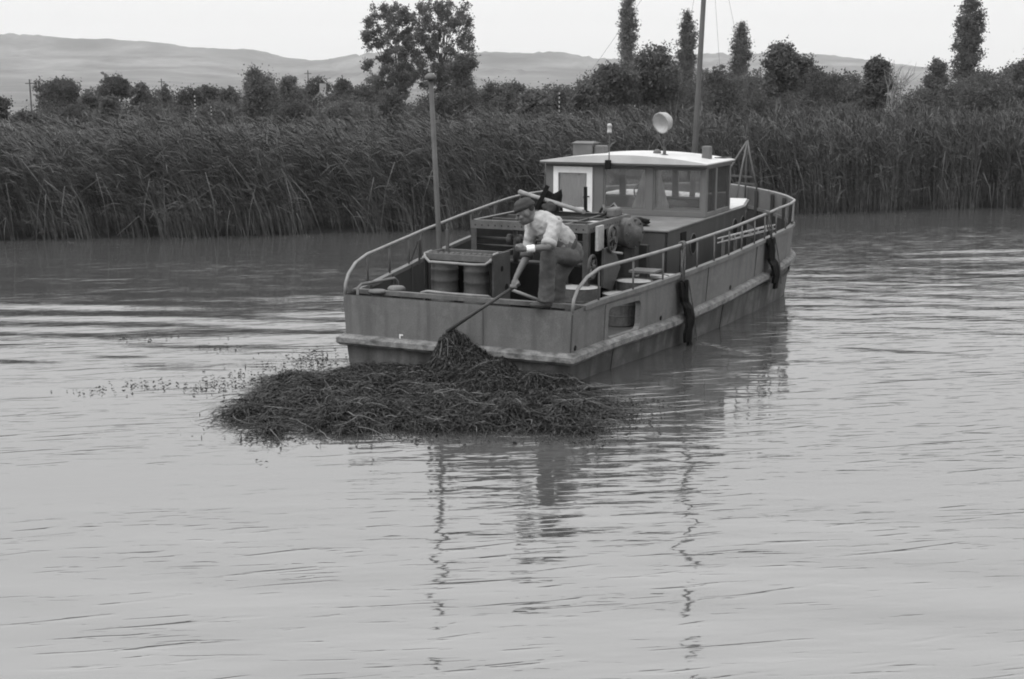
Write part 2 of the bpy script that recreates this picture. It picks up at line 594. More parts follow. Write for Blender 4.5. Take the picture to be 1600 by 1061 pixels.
def build_mud():
    xs = np.linspace(-110, 110, 111)
    off = np.array([-0.3, 0.0, 0.6, 2, 4, 8, 14, 22, 30])
    X, O = np.meshgrid(xs, off)
    Y = bank_y(X) + O
    Zg = np.interp(O, [-0.3, 0, 0.35, 0.8, 4, 20, 60], [-0.6, -0.25, 0.03, 0.07, 0.10, 0.12, 0.3])
    idx = np.arange(X.size).reshape(X.shape)
    f = np.stack([idx[:-1, :-1], idx[:-1, 1:], idx[1:, 1:], idx[1:, :-1]], -1).reshape(-1, 4)
    setp(np_mesh('mud_bank', np.stack([X, Y, Zg], -1).reshape(-1, 3), f, M['mud'], smooth=True), kind='structure')


M['mud'] = mat('wet_mud', 0.02, 0.6, 0.3, 1, 0.3, 9)
build_mud()

RIDGE = [(-900, 75), (-300, 55), (0, 57), (120, 62), (170, 62), (240, 67), (300, 75), (400, 79), (450, 92), (510, 98), (560, 94), (640, 90), (700, 86),
         (760, 82), (850, 86), (900, 92), (950, 97), (1010, 95), (1100, 88), (1200, 84), (1290, 86), (1340, 93), (1440, 106), (1500, 113),
         (1600, 122), (1900, 110), (2500, 90)]


def build_hills():
    D = 2500.0
    rx = [at(p, q, D).x for p, q in RIDGE]
    rz = [at(p, q, D).z for p, q in RIDGE]
    xs = np.linspace(-2400, 2400, 520)
    ts = np.concatenate([np.linspace(0, 1, 46), np.linspace(1.04, 1.5, 10)])
    X, T = np.meshgrid(xs, ts)
    top = np.interp(X, rx, rz)
    prof = np.where(T <= 1, np.interp(T, [0, 0.25, 0.6, 0.85, 1], [0, 0.08, 0.42, 0.8, 1.0]), 1 - (T - 1) * 1.3)
    Y = 1250 + (D - 1250) * T
    g = np.random.default_rng(3)
    Zh = top * prof
    for _ in range(24):
        kx, ky = g.normal() * 0.006, g.normal() * 0.006
        Zh += 1.6 * np.sin(kx * X + ky * Y + g.uniform(0, 6.28)) * np.clip(T, 0, 1) * (T < 0.97)
    bumpy = np.repeat(g.random((len(ts), 520)), 1, axis=1)
    wood = (np.sin(X * 0.004 + 1.0) + np.sin(X * 0.011 + Y * 0.002) > 0.2)
    Zh += np.where(T > 0.45, bumpy * np.where(wood, 6.5, 2.0), 0)
    idx = np.arange(X.size).reshape(X.shape)
    f = np.stack([idx[:-1, :-1], idx[:-1, 1:], idx[1:, 1:], idx[1:, :-1]], -1).reshape(-1, 4)
    setp(np_mesh('hills', np.stack([X, Y, Zh + 0.6], -1).reshape(-1, 3), f, M['hill']), kind='structure')


build_hills()


def build_haze():
    mb = MB().box((-4500, -60, -2.0), (4500, 4200, 190))
    m = bpy.data.materials.new('haze')
    m.use_nodes = True
    n, l = m.node_tree.nodes, m.node_tree.links
    n.clear()
    o = n.new('ShaderNodeOutputMaterial')
    v = n.new('ShaderNodeVolumePrincipled')
    v.inputs['Color'].default_value = (0.95, 0.95, 0.95, 1)
    v.inputs['Density'].default_value = 1.9e-4
    v.inputs['Anisotropy'].default_value = 0.0
    l.new(v.outputs[0], o.inputs['Volume'])
    setp(mb.build('haze', m), kind='stuff')


build_haze()


# ------------------------------------------------------------------ reed bed
def strips(P, Wd, width):
    """P (n,k,3) centre lines, Wd (n,3) or (n,k,3) across direction, width (k,) or (n,k) -> verts, faces"""
    n, k, _ = P.shape
    if Wd.ndim == 2:
        Wd = Wd[:, None, :]
    w = np.broadcast_to(width, (n, k))[..., None] * 0.5
    V = np.stack([P - Wd * w, P + Wd * w], 2).reshape(-1, 3)
    base = (np.arange(n) * k * 2)[:, None]
    j = np.arange(k - 1)[None, :] * 2
    a = base + j
    F = np.stack([a, a + 1, a + 3, a + 2], -1).reshape(-1, 4)
    return V, F


def join(parts):
    V, F, o = [], [], 0
    for v, f in parts:
        V.append(v)
        F.append(f + o)
        o += len(v)
    return np.concatenate(V), np.concatenate(F)


def reed_zone(g, d0, d1, x0, x1, dens, nleaf, tmin, spread=1.0):
    area = (x1 - x0) * (d1 - d0)
    n = int(area * dens)
    x = g.uniform(x0, x1, n)
    d = d0 + (d1 - d0) * g.random(n)
    # clumpy edge of the bed
    edge = 0.35 * np.sin(x * 1.3) + 0.25 * np.sin(x * 3.1 + 1) + 0.15 * np.sin(x * 7.7 + 2)
    y = bank_y(x) + d + (edge if d0 == 0 else 0)
    keep = (np.abs(x) < 0.47 * y + 5)
    x, y, d = x[keep], y[keep], d[keep]
    n = len(x)
    side = 1 / (1 + np.exp((x - 4.5) / 2.0))                   # strongly blown over on the left, upright on the right
    h = 2.32 - 0.028 * d + 0.13 * np.sin(x * 0.9 + y * 0.5) + 0.1 * np.sin(x * 2.3 - y) + 0.15 * g.normal(size=n) - 0.08 * (1 - side)
    h = np.where(g.random(n) < 0.12, h * g.uniform(0.55, 0.9, n), h)
    lx = -(0.75 * side + 0.05) * (1 + 0.35 * g.normal(size=n)) + 0.18 * g.normal(size=n)
    ly = -0.12 + 0.22 * g.normal(size=n)
    z0 = np.interp(d, [0, 0.6, 4, 20, 60], [-0.3, -0.05, 0.0, 0.0, 0.1])
    base = np.stack([x, y, z0], -1)

    def pos(t):                                            # t (n,k)
        t = np.asarray(t)
        L = np.stack([lx, ly], -1)
        xy = base[:, None, :2] + L[:, None, :] * (t ** 1.7)[..., None]
        z = base[:, 2:3] + (h[:, None]) * (t - 0.10 * np.abs(lx)[:, None] * t ** 2.2)
        return np.concatenate([xy, z[..., None]], -1)
    parts = []
    tt = np.broadcast_to(np.linspace(max(0.0, tmin - 0.1), 1.0, 5)[None, :], (n, 5))
    yaw = g.uniform(-0.6, 0.6, n)
    across = np.stack([np.cos(yaw), np.sin(yaw), np.zeros(n)], -1)
    parts.append(strips(pos(tt), across, np.array([0.017, 0.015, 0.013, 0.012, 0.008]) * spread))
    # leaves
    m = n * nleaf
    who = np.repeat(np.arange(n), nleaf)
    t0 = tmin + (0.99 - tmin) * g.random(m) ** 0.8
    P0 = pos(np.repeat(t0.reshape(n, nleaf), 1, axis=1)).reshape(m, 3)
    ln = g.uniform(0.32, 0.62, m) * (0.7 + 0.4 * spread)
    sd = side[who]
    ang = np.where(g.random(m) < 0.35 + 0.5 * sd, math.pi + g.normal(size=m) * 0.55, g.uniform(0, 2 * math.pi, m))
    el = g.normal(size=m) * 0.28 + 1.02 - 0.34 * sd
    droop = g.uniform(0.1, 0.62, m)
    k = 3
    s = np.linspace(0, 1, k)
    hx, hy = np.cos(ang), np.sin(ang)
    hor = (ln * np.cos(el))[:, None] * s[None, :]
    ver = (ln * np.sin(el))[:, None] * s[None, :] - (droop * ln)[:, None] * s[None, :] ** 2
    P = np.stack([P0[:, 0:1] + hx[:, None] * hor, P0[:, 1:2] + hy[:, None] * hor, P0[:, 2:3] + ver], -1)
    tw = g.uniform(-0.9, 0.9, m)
    ac = np.stack([-hy * np.cos(tw), hx * np.cos(tw), np.sin(tw)], -1)
    parts.append(strips(P, ac, np.array([0.013, 0.020, 0.002]) * spread * g.uniform(0.7, 1.3, m)[:, None]))
    return join(parts)


def build_reeds():
    g = np.random.default_rng(21)
    parts = [reed_zone(g, 0.0, 1.6, -19, 22, 84, 9, 0.14, 0.82),
             reed_zone(g, 1.6, 4.5, -21, 24, 46, 8, 0.30, 0.9),
             reed_zone(g, 4.5, 9, -23, 27, 26, 6, 0.5, 1.05),
             reed_zone(g, 9, 15, -28, 32, 15, 6, 0.55, 1.25)]
    V, F = join(parts)
    o = np_mesh('reed_bed', V, F, M['reed'])
    setp(o, 'tall dense reed bed bending in the wind along the far water edge', 'reeds', kind='stuff')
    # a few broken pale stalks at the water's edge
    mb = MB()
    for i in range(90):
        x = rnd.uniform(-13, 15)
        y = float(bank_y(x)) + rnd.uniform(-0.35, 0.25)
        h = rnd.uniform(0.6, 1.9)
        a = rnd.uniform(-0.9, 0.35)
        p0 = Vector((x, y, -0.1))
        p1 = p0 + Vector((a * h * 0.25, 0, h * 0.6))
        p2 = p1 + Vector((a * h * 0.35, rnd.uniform(-.1, .1), h * 0.35))
        pts = [p0, p1, p2]
        if rnd.random() < 0.4:
            pts.append(p2 + Vector((rnd.uniform(-.5, .5), 0, rnd.uniform(-.4, .05))))
        mb.tube(pts, 0.008, 4)
    setp(mb.build('dry_reed_stalks', M['dry'], smooth=True), 'pale dry broken stalks along the foot of the reed bed', 'reeds', kind='stuff')


M['dry'] = mat('dry_reed_straw', 0.12, 0.8, 0.3, 2, 0.3, 20)
build_reeds()


# ------------------------------------------------------------------ trees, bushes, houses and posts beyond the reeds
def crown_mesh(g, blobs, n, leaf, clump=0.35, shell=0.55):
    """leaf-sized faces gathered in clumps through the crown's volume"""
    blobs = np.array(blobs, dtype=float)
    vol = (blobs[:, 3] * blobs[:, 4] * blobs[:, 5]) ** 0.75
    nc = max(30, n // 26)
    wb = g.choice(len(blobs), nc, p=vol / vol.sum())
    u = g.normal(size=(nc, 3))
    u /= np.linalg.norm(u, axis=1)[:, None]
    rr = (shell + (1 - shell) * g.random(nc)) ** 0.8 * g.uniform(0.55, 1.06, nc) ** 0.5
    C = blobs[wb, :3] + u * rr[:, None] * blobs[wb, 3:6]
    cs = clump * g.uniform(0.5, 1.5, nc)
    wc = g.integers(0, nc, n)
    off = g.normal(size=(n, 3)) * 0.5
    off *= np.minimum(1.0, 2.0 / np.maximum(np.linalg.norm(off, axis=1), 1e-3))[:, None]
    P = C[wc] + off * cs[wc][:, None] * np.array([1.0, 1.0, 0.85])
    a = g.normal(size=(n, 3))
    a /= np.linalg.norm(a, axis=1)[:, None]
    b = np.cross(a, g.normal(size=(n, 3)))
    b /= np.linalg.norm(b, axis=1)[:, None]
    s = leaf * g.uniform(0.5, 1.3, n)[:, None]
    V = np.stack([P - a * s, P + b * s * 1.1, P + a * s * .9 - b * s * .25], 1).reshape(-1, 3)
    F = np.arange(n * 3).reshape(n, 3)
    return V, F, C


def limb(mb, p, q, r0, r1, g, bend=0.12, k=4):
    p, q = Vector(p), Vector(q)
    L = (q - p).length
    pts, rs = [], []
    for i in range(k + 1):
        t = i / k
        j = Vector(g.normal(size=3)) * bend * L * 0.25 * math.sin(math.pi * t)
        pts.append(p.lerp(q, t) + j)
        rs.append(r0 + (r1 - r0) * t)
    mb.tube(pts, rs, 6, cap=False)


TREE_N = [0]


def tree(name, label, px0, px1, top, base_y, Y, kind='round', leafm='leaf', n=3500, leaf=0.16, trunkm='bark', cat='tree', group=None, trunk_px=None, clump=None, stem=None):
    """px0..px1: picture span of the crown, top: picture row of its top, base_y: row of the crown's lower edge, Y: distance"""
    TREE_N[0] += 1
    g = np.random.default_rng(100 + TREE_N[0])
    A, B = at(px0, top, Y), at(px1, base_y, Y)
    zg = float(np.interp(Y - 30, [0, 20, 60, 200], [-0.1, -0.05, 0.2, 0.6]))
    cx, w = (A.x + B.x) / 2, (B.x - A.x) / 2
    zt, zb = A.z, max(B.z, zg + 0.1)
    hh = zt - zb
    tx = at(trunk_px, 150, Y).x if trunk_px else cx
    root = empty(name, label, cat, group, loc=(tx, Y, zg))
    ox = cx - tx
    zb, zt = zb - zg, zt - zg
    w = abs(w) * (0.94 if kind == 'poplar' else 1.1)
    n, leaf = int(n * 2.6), leaf * 0.64
    blobs = []
    if kind == 'round':
        for i in range(9):
            a = 2 * math.pi * i / 9 + g.uniform(-.3, .3)
            q = g.uniform(0.25, 0.6)
            hz = g.uniform(0.22, 0.72)
            blobs.append((ox + math.cos(a) * w * q, math.sin(a) * w * q, zb + hh * hz, w * g.uniform(.32, .5), w * g.uniform(.32, .5), hh * g.uniform(.2, .3)))
        blobs.append((ox, 0, zb + hh * 0.62, w * 0.6, w * 0.6, hh * 0.38))
        blobs.append((ox, 0, zb + hh * 0.3, w * 0.85, w * 0.7, hh * 0.3))
        for q in (-.55, 0, .55):
            blobs.append((ox + q * w, g.uniform(-.3, .3) * w, zb + hh * .14, w * .45, w * .4, hh * .2))
    elif kind == 'open':
        for i in range(24):
            a = g.uniform(0, 2 * math.pi)
            q = g.uniform(0.1, 0.9)
            hz = g.uniform(0.12, 0.9)
            ww = 0.6 + 0.5 * math.sin(math.pi * min(1, hz + .15))
            blobs.append((ox + math.cos(a) * w * q * ww, math.sin(a) * w * q * ww, zb + hh * hz, w * g.uniform(.12, .25), w * g.uniform(.12, .25), hh * g.uniform(.05, .10)))
        blobs.append((ox, 0, zt - hh * 0.12, w * 0.25, w * 0.25, hh * 0.12))
    elif kind == 'poplar':
        for i in range(22):
            t = (i + 0.5) / 22
            ww = w * (0.62 + 0.38 * math.sin(math.pi * min(1.0, 0.1 + t * 0.8)) - 0.62 * (max(0, t - 0.70) / 0.30) ** 1.5) * g.uniform(.86, 1.08)
            a0 = g.uniform(0, 6.28)
            for j_ in range(3):
                a = a0 + j_ * 2.094 + g.uniform(-.3, .3)
                q = g.uniform(.34, .52)
                blobs.append((ox + math.cos(a) * ww * q, math.sin(a) * ww * q, zb + hh * (0.03 + 0.94 * t) + g.normal() * hh * .012, ww * g.uniform(.26, .38), ww * .34, hh * g.uniform(.035, .06)))
            blobs.append((ox, 0, zb + hh * (0.03 + 0.94 * t), ww * .34, ww * .34, hh * .05))
    elif kind == 'brush':
        for i in range(18):
            a = g.uniform(0, 6.28)
            q = g.uniform(0, 0.75)
            top_h = g.uniform(0.55, 1.0) * (1 - 0.25 * q)
            blobs.append((ox + math.cos(a) * w * q, math.sin(a) * w * q, zb + hh * top_h * 0.55, w * .22, w * .22, hh * top_h * 0.45))
    elif kind == 'big':
        for i in range(170):
            t = g.uniform(0.02, 0.98)
            ww = w * (0.45 + 0.62 * math.sin(math.pi * min(1, 0.12 + 0.72 * t)))
            a = g.uniform(0, 6.28)
            q = math.sqrt(g.random()) * 0.82
            blobs.append((ox + math.cos(a) * ww * q, math.sin(a) * ww * q, zb + hh * t, w * g.uniform(.06, .13), w * g.uniform(.06, .13), hh * g.uniform(.028, .055)))
    blobs = [(b_[0], b_[1], b_[2], b_[3] * 1.22, b_[4] * 1.22, b_[5] * 1.12) for b_ in blobs]
    if clump is None:
        clump = {'round': 0.19, 'open': 0.22, 'poplar': 0.3, 'brush': 0.16, 'big': 0.09, 'bare': 0.1}[kind] * w
    mb = MB()
    tr = stem if stem else max(0.05, 0.018 * zt)
    if kind == 'bare':
        limb(mb, (0, 0, 0), (0.1, 0, zt * 0.5), tr, tr * 0.7, g)
        for i in range(12):
            z = zt * g.uniform(0.3, 0.55)
            e = Vector((ox + g.uniform(-1, 1) * w, g.uniform(-.5, .5) * w, zt * g.uniform(0.75, 1.0)))
            limb(mb, (0.1 * z / zt * 2, 0, z), e, tr * 0.45, 0.008, g, 0.2)
            for _ in range(3):
                s = Vector((0.1, 0, z)).lerp(e, g.uniform(.4, .8))
                limb(mb, s, s + Vector((g.normal() * .4, g.normal() * .3, g.uniform(.3, .9))), 0.014, 0.005, g)
        mb.build('trunk', M[trunkm], root, smooth=True)
        return root
    V, Fc, C = crown_mesh(g, blobs, n, leaf, clump)
    # trunk and limbs reaching into the clumps
    mid = Vector((ox * 0.6, 0, zb + hh * (0.45 if kind != 'poplar' else 0.9)))
    limb(mb, (0, 0, -0.2), mid, tr, tr * 0.45, g, 0.06, 6)
    for i in range(0 if kind == 'poplar' else (26 if kind == 'big' else 9)):
        c = blobs[g.integers(0, len(blobs))]
        t = g.uniform(0.35, 0.95)
        s = Vector((0, 0, 0)).lerp(mid, t)
        limb(mb, s, (c[0], c[1], c[2]), tr * 0.42 * (1.2 - t * .7), tr * 0.1, g, 0.15)
    mb.build('trunk', M[trunkm], root, smooth=True)
    np_mesh('crown', V, Fc, M[leafm], root)
    return root


T = tree
GT = 'trees and bushes beyond the reeds'
# left third
T('bush', 'small dark bush at the left edge of the picture behind the reeds', -40, 19, 150, 190, 62, 'round', 'leaf3', 2600, .1, cat='bush', group=GT)
T('round_tree', 'wide dome-shaped dark tree nearest the left edge', 57, 128, 123, 172, 115, 'round', 'leaf3', 6500, .16, group=GT)
T('round_tree', 'paler round tree half hidden behind the dark tree with a bare trunk', 148, 186, 115, 172, 135, 'round', 'leaf2', 3600, .17, group=GT)
T('round_tree', 'dark tree with short bare trunk right of the dome-shaped tree', 157, 207, 117, 151, 112, 'round', 'leaf3', 4600, .14, group=GT, trunk_px=185)
T('bush', 'pale low bush between the dome-shaped tree and the bare-trunked tree', 122, 160, 136, 180, 100, 'round', 'leaf2', 2200, .13, cat='bush', group=GT)
T('bush', 'broad pale bush below the tree with a short bare trunk', 150, 196, 148, 188, 85, 'round', 'leaf2', 2600, .12, cat='bush', group=GT)
T('bush', 'loose bush with pointed top right of the bare-trunked tree', 198, 244, 131, 186, 100, 'open', 'leaf', 3400, .14, cat='bush', group=GT)
T('small_tree', 'slim upright small tree at the left of the dark tree row', 240, 277, 128, 185, 105, 'brush', 'leaf2', 2800, .14, group=GT)
T('round_tree', 'first tree of the dark row left of the feathery willow', 272, 322, 134, 185, 110, 'round', 'leaf3', 3800, .15, group=GT)
T('round_tree', 'second tree of the dark row left of the feathery willow', 308, 350, 130, 182, 115, 'round', 'leaf3', 3600, .15, group=GT)
T('round_tree', 'third tree of the dark row, touching the feathery willow', 338, 378, 132, 184, 112, 'round', 'leaf', 3300, .15, group=GT)
T('bush', 'grey-green bush in front of the dark tree row', 300, 372, 158, 196, 72, 'round', 'leaf2', 3000, .10, cat='bush', group=GT)
T('willow', 'large feathery willow bush rising above the reeds left of the house', 368, 446, 99, 192, 76, 'brush', 'leaf2', 11000, .10, group=GT, clump=0.3)
T('small_tree', 'thin open tree just right of the feathery willow', 430, 472, 120, 165, 108, 'open', 'leaf2', 2300, .13, group=GT)
T('round_tree', 'dark tree standing directly behind the house roof', 470, 520, 119, 160, 150, 'round', 'leaf3', 3600, .18, group=GT)
T('round_tree', 'dark pointed tree right of the house', 510, 556, 124, 182, 130, 'open', 'leaf3', 4200, .17, group=GT)
T('round_tree', 'dark tree between the house and the twin poplars', 545, 592, 133, 184, 120, 'round', 'leaf3', 3600, .16, group=GT)
T('bush', 'low bush in front of the house hiding its wall', 432, 505, 160, 196, 78, 'round', 'leaf', 3200, .10, cat='bush', group=GT)
T('bush', 'low bush below the gap right of the house', 500, 580, 158, 198, 74, 'round', 'leaf2', 3200, .10, cat='bush', group=GT)
# the pair of big trees
T('broad_poplar', 'left one of the two tall broad poplars behind the lamp post', 562, 664, 8, 150, 112, 'big', 'leaf2', 10500, .15, group=GT, trunk_px=626, stem=0.16)
T('broad_poplar', 'right one of the two tall broad poplars, the taller one', 638, 746, 2, 150, 116, 'big', 'leaf2', 10500, .15, group=GT, trunk_px=684, stem=0.17)
T('round_tree', 'dense tree leaning out low at the right side of the tall poplars', 694, 753, 84, 182, 110, 'open', 'leaf', 6500, .15, group=GT)
T('bush', 'dark bush at the foot of the left tall poplar', 586, 642, 140, 196, 92, 'round', 'leaf3', 3600, .13, cat='bush', group=GT)
T('bush', 'dark bush at the foot of the right tall poplar', 660, 745, 142, 196, 95, 'round', 'leaf3', 4600, .13, cat='bush', group=GT)
T('bush', 'pale low bush left of the tall poplars', 545, 600, 158, 198, 80, 'round', 'leaf2', 2400, .11, cat='bush', group=GT)
# middle
T('small_tree', 'open tree right of the tall poplars, left of the pale gable', 742, 792, 130, 190, 105, 'open', 'leaf', 3400, .14, group=GT)
T('round_tree', 'dark rounded tree behind the pale gable', 775, 832, 127, 186, 128, 'round', 'leaf3', 4200, .16, group=GT)
T('round_tree', 'rounded tree with drooping edge right of the pale gable', 806, 866, 140, 192, 72, 'round', 'leaf2', 4000, .13, trunkm='birch', trunk_px=842, group=GT)
T('round_tree', 'tree left of the banded post in the middle of the bank', 852, 900, 136, 188, 108, 'round', 'leaf', 3600, .14, group=GT)
T('round_tree', 'tree with pale thin trunk right of the banded post', 886, 940, 134, 178, 70, 'open', 'leaf', 3800, .14, trunkm='birch', trunk_px=921, group=GT)
T('bush', 'pale feathery bush right below the banded post', 868, 912, 178, 204, 62, 'round', 'leaf2', 1800, .09, cat='bush', group=GT)
T('birch', 'rounded birch with straight pale trunk left of the slim poplar', 920, 992, 99, 158, 72, 'round', 'leaf', 7000, .14, trunkm='birch', trunk_px=960, group=GT, stem=.065)
T('birch', 'taller birch with pale trunk in front of the slim poplars', 980, 1062, 71, 158, 74, 'round', 'leaf', 8500, .14, trunkm='birch', trunk_px=1014, group=GT, stem=.065)
T('columnar_poplar', 'slim pale poplar above the birches, cut off by the top edge', 962, 1000, -25, 118, 175, 'poplar', 'leaf2', 5200, .2, group=GT)
T('columnar_poplar', 'slim poplar just left of the boat mast', 1054, 1092, 9, 185, 150, 'poplar', 'leaf', 6800, .18, group=GT)
T('columnar_poplar', 'short slim poplar right of the boat mast', 1138, 1175, 27, 180, 150, 'poplar', 'leaf', 6800, .18, group=GT)
T('bush', 'dark undergrowth bush below the birches', 930, 1010, 165, 204, 84, 'round', 'leaf3', 3600, .12, cat='bush', group=GT)
T('bush', 'dark undergrowth bush behind the searchlight', 1000, 1072, 160, 204, 82, 'round', 'leaf3', 3400, .12, cat='bush', group=GT)
T('bush', 'dark undergrowth bush at the foot of the poplar left of the mast', 1046, 1110, 150, 200, 110, 'round', 'leaf3', 3000, .14, cat='bush', group=GT)
# right third
T('round_tree', 'rounded tree between the mast and the short slim poplar', 1092, 1150, 104, 190, 105, 'round', 'leaf', 6000, .14, group=GT)
T('round_tree', 'dense dark tree behind the forked pale trunk', 1140, 1205, 118, 200, 118, 'round', 'leaf3', 5200, .15, group=GT)
T('forked_tree', 'open tree with a forked pale trunk, right of the short slim poplar', 1180, 1262, 72, 150, 70, 'open', 'leaf', 7200, .13, trunkm='birch', trunk_px=1212, group=GT, stem=.07)
T('round_tree', 'dark upright tree right of the forked tree', 1248, 1296, 94, 192, 112, 'round', 'leaf3', 5400, .15, group=GT)
T('round_tree', 'rounded dark tree left of the bare tree', 1284, 1352, 110, 198, 108, 'round', 'leaf3', 6000, .15, group=GT)
T('small_tree', 'airy tree with pale trunk beside the white pillar', 1338, 1394, 92, 172, 72, 'open', 'leaf', 5000, .14, trunkm='birch', trunk_px=1371, group=GT)
T('bush', 'low dark bush at the foot of the forked tree', 1150, 1230, 150, 205, 86, 'round', 'leaf3', 4200, .12, cat='bush', group=GT)
T('bush', 'low dark bush below the rounded dark trees on the right', 1225, 1310, 152, 205, 86, 'round', 'leaf3', 4200, .12, cat='bush', group=GT)
T('bush', 'low bush left of the white pillar', 1300, 1385, 160, 205, 84, 'round', 'leaf', 4000, .12, cat='bush', group=GT)
T('bare_tree', 'leafless dead tree with thin branches right of the white pillar', 1380, 1432, 88, 200, 70, 'bare', 'leaf', 10, trunkm='birch', trunk_px=1391, group=GT, stem=.05)
T('bush', 'low bush between the dead tree and the tall right poplar', 1392, 1452, 162, 204, 96, 'round', 'leaf', 3600, .13, cat='bush', group=GT)
T('small_tree', 'ragged small tree just left of the tall right poplar', 1438, 1484, 94, 196, 108, 'open', 'leaf', 4600, .15, group=GT)
T('columnar_poplar', 'tall dense poplar near the right edge, cut off by the top edge', 1482, 1542, -22, 178, 130, 'poplar', 'leaf', 9000, .18, group=GT, clump=.4)
T('round_tree', 'large rounded tree at the right edge below the tall poplar', 1500, 1592, 108, 204, 88, 'round', 'leaf', 9500, .13, group=GT)
T('round_tree', 'tree with sprawling top touching the right edge', 1560, 1640, 94, 200, 100, 'open', 'leaf', 6500, .15, group=GT)
T('bush', 'dark low bush under the tall right poplar', 1440, 1520, 160, 206, 84, 'round', 'leaf3', 3600, .12, cat='bush', group=GT)
for i, (a, b) in enumerate(((20, 70), (95, 150), (205, 270), (620, 690), (735, 800), (815, 880))):
    T('bush', ('low bush between the edge bush and the telegraph pole', 'low bush in front of the dome-shaped tree',
               'low bush in front of the slim upright small tree', 'low bush directly behind the lamp post',
               'low bush left of the small white outbuilding', 'low bush right of the small white outbuilding')[i],
      a, b, (172, 164, 164, 164, 168, 168)[i], 200, (60, 66, 70, 70, 68, 66)[i], 'round', ('leaf2', 'leaf')[i % 2], 2200, .09, cat='bush', group=GT)


for px0, px1, top, Y, lm, lab in (
        (1088, 1188, 112, 125, 'leaf3', 'broad dark tree behind the foot of the short slim poplar'),
        (1155, 1240, 106, 112, 'leaf', 'leafy tree filling in left of the forked pale trunk'),
        (1218, 1308, 106, 122, 'leaf3', 'broad dark tree filling in behind the dark upright tree'),
        (1310, 1400, 126, 112, 'leaf3', 'low dark tree behind the white pillar'),
        (1405, 1500, 134, 118, 'leaf', 'low tree behind the ragged small tree'),
        (1460, 1575, 118, 112, 'leaf', 'broad tree filling in at the foot of the tall right poplar'),
        (1545, 1625, 118, 118, 'leaf3', 'dark tree behind the sprawling tree at the right edge'),
        (890, 985, 110, 120, 'leaf', 'leafy tree behind the birch with the straight trunk'),
        (1035, 1112, 118, 122, 'leaf3', 'dark tree behind the boat mast'),
        (395, 480, 130, 120, 'leaf', 'low tree behind the feathery willow'),
        (540, 614, 132, 125, 'leaf', 'low tree left of the left tall poplar'),
        (728, 810, 132, 118, 'leaf', 'low tree right of the right tall poplar'),
        (820, 910, 134, 118, 'leaf3', 'low dark tree behind the middle banded post'),
        (205, 285, 142, 118, 'leaf', 'low tree behind the slim upright small tree'),
        (280, 372, 140, 120, 'leaf3', 'low dark tree behind the left banded posts')):
    T('round_tree', lab, px0, px1, top, 196, Y, 'round', lm, 3400, .17, group=GT)


def thicket():
    g = np.random.default_rng(55)
    blobs = []
    for i in range(150):
        px = 60 + 1580 * (i + g.uniform(-.4, .4)) / 150
        top = float(np.interp(px, [60, 130, 260, 370, 580, 760, 900, 930, 1060, 1100, 1240, 1340, 1388, 1402, 1436, 1450, 1500, 1640], [150, 146, 140, 138, 136, 136, 136, 114, 112, 112, 106, 114, 130, 160, 160, 130, 122, 112])) + g.uniform(-4, 34)
        Y = g.uniform(100, 126)
        A = at(px, top, Y)
        h = A.z + 0.2
        blobs.append((A.x, Y, h * .5 - .1, g.uniform(1.0, 2.4), 1.2, h * .52))
    V, F, _ = crown_mesh(g, blobs, 130000, .10, .5, .5)
    setp(np_mesh('thicket', V, F, M['leaf3']), 'continuous low scrub filling the gaps between the trees behind the reeds', 'scrub', kind='stuff')


thicket()


def house(name, label, px0, px1, wall_top, ridge, Y, depth=6.0, chimney_px=None, gable_left=False, windows=()):
    A, B = at(px0, wall_top, Y), at(px1, wall_top, Y)
    zr = at(px0, ridge, Y).z
    zg = 0.5
    root = empty(name, label, 'house', loc=((A.x + B.x) / 2, Y + depth / 2, zg))
    w = (B.x - A.x) / 2
    d = depth / 2
    zw, zr = A.z - zg, zr - zg
    mb = MB().box((-w, -d, 0), (w, d, zw))
    # gable triangles
    mb.extrude([(-w, -d, zw), (w, -d, zw), (0, -d, zr)], (0, depth, 0))
    mb.build('wall', M['plaster'], root)
    rf = MB()
    for s in (-1, 1):
        rf.bar((s * (w + .25), 0, zw - 0.12), (0, 0, zr + 0.12), depth + 0.5, 0.12, up=(0, 0, 1))
    roof = rf.build('roof', M['tile'], root)
    if chimney_px:
        cx = at(chimney_px, 150, Y).x - (A.x + B.x) / 2
        MB().box((cx - .3, -.3, zr - 1.2), (cx + .3, .3, zr + 1.0)).build('chimney', M['plaster'], roof)
    for (a, b, c, e) in windows:
        o = MB().box((a, -d - 0.03, c), (b, -d - 0.005, e)).build('window', M['black'], root)
    return root


house('house', 'white gabled house half hidden by trees left of the tall poplars', 482, 520, 167, 146, 132, 7, chimney_px=497, windows=((-.9, -.3, .9, 1.7), (.3, .9, .9, 1.7)))
house('house', 'long low house with pale roof right behind the feathery willow', 432, 466, 160, 148, 140, 9, windows=((-.5, .3, .8, 1.6),))
house('outbuilding', 'small white outbuilding with pale gable right of the tall poplars', 785, 800, 165, 152, 128, 4)
# white pillar among the right-hand trees
p = at(1385, 184, 104)
o = MB().box((-.22, -.22, 0), (.22, .22, 2.75)).add([(-.28, -.28, 2.75), (.28, -.28, 2.75), (.28, .28, 2.75), (-.28, .28, 2.75), (0, 0, 3.05)],
                                                      [(0, 1, 4), (1, 2, 4), (2, 3, 4), (3, 0, 4), (3, 2, 1, 0)]).build('pillar', M['plaster'])
o.location = (p.x, 104, 0.5)
setp(o, 'white masonry pillar between the airy tree and the dead tree', 'pillar')
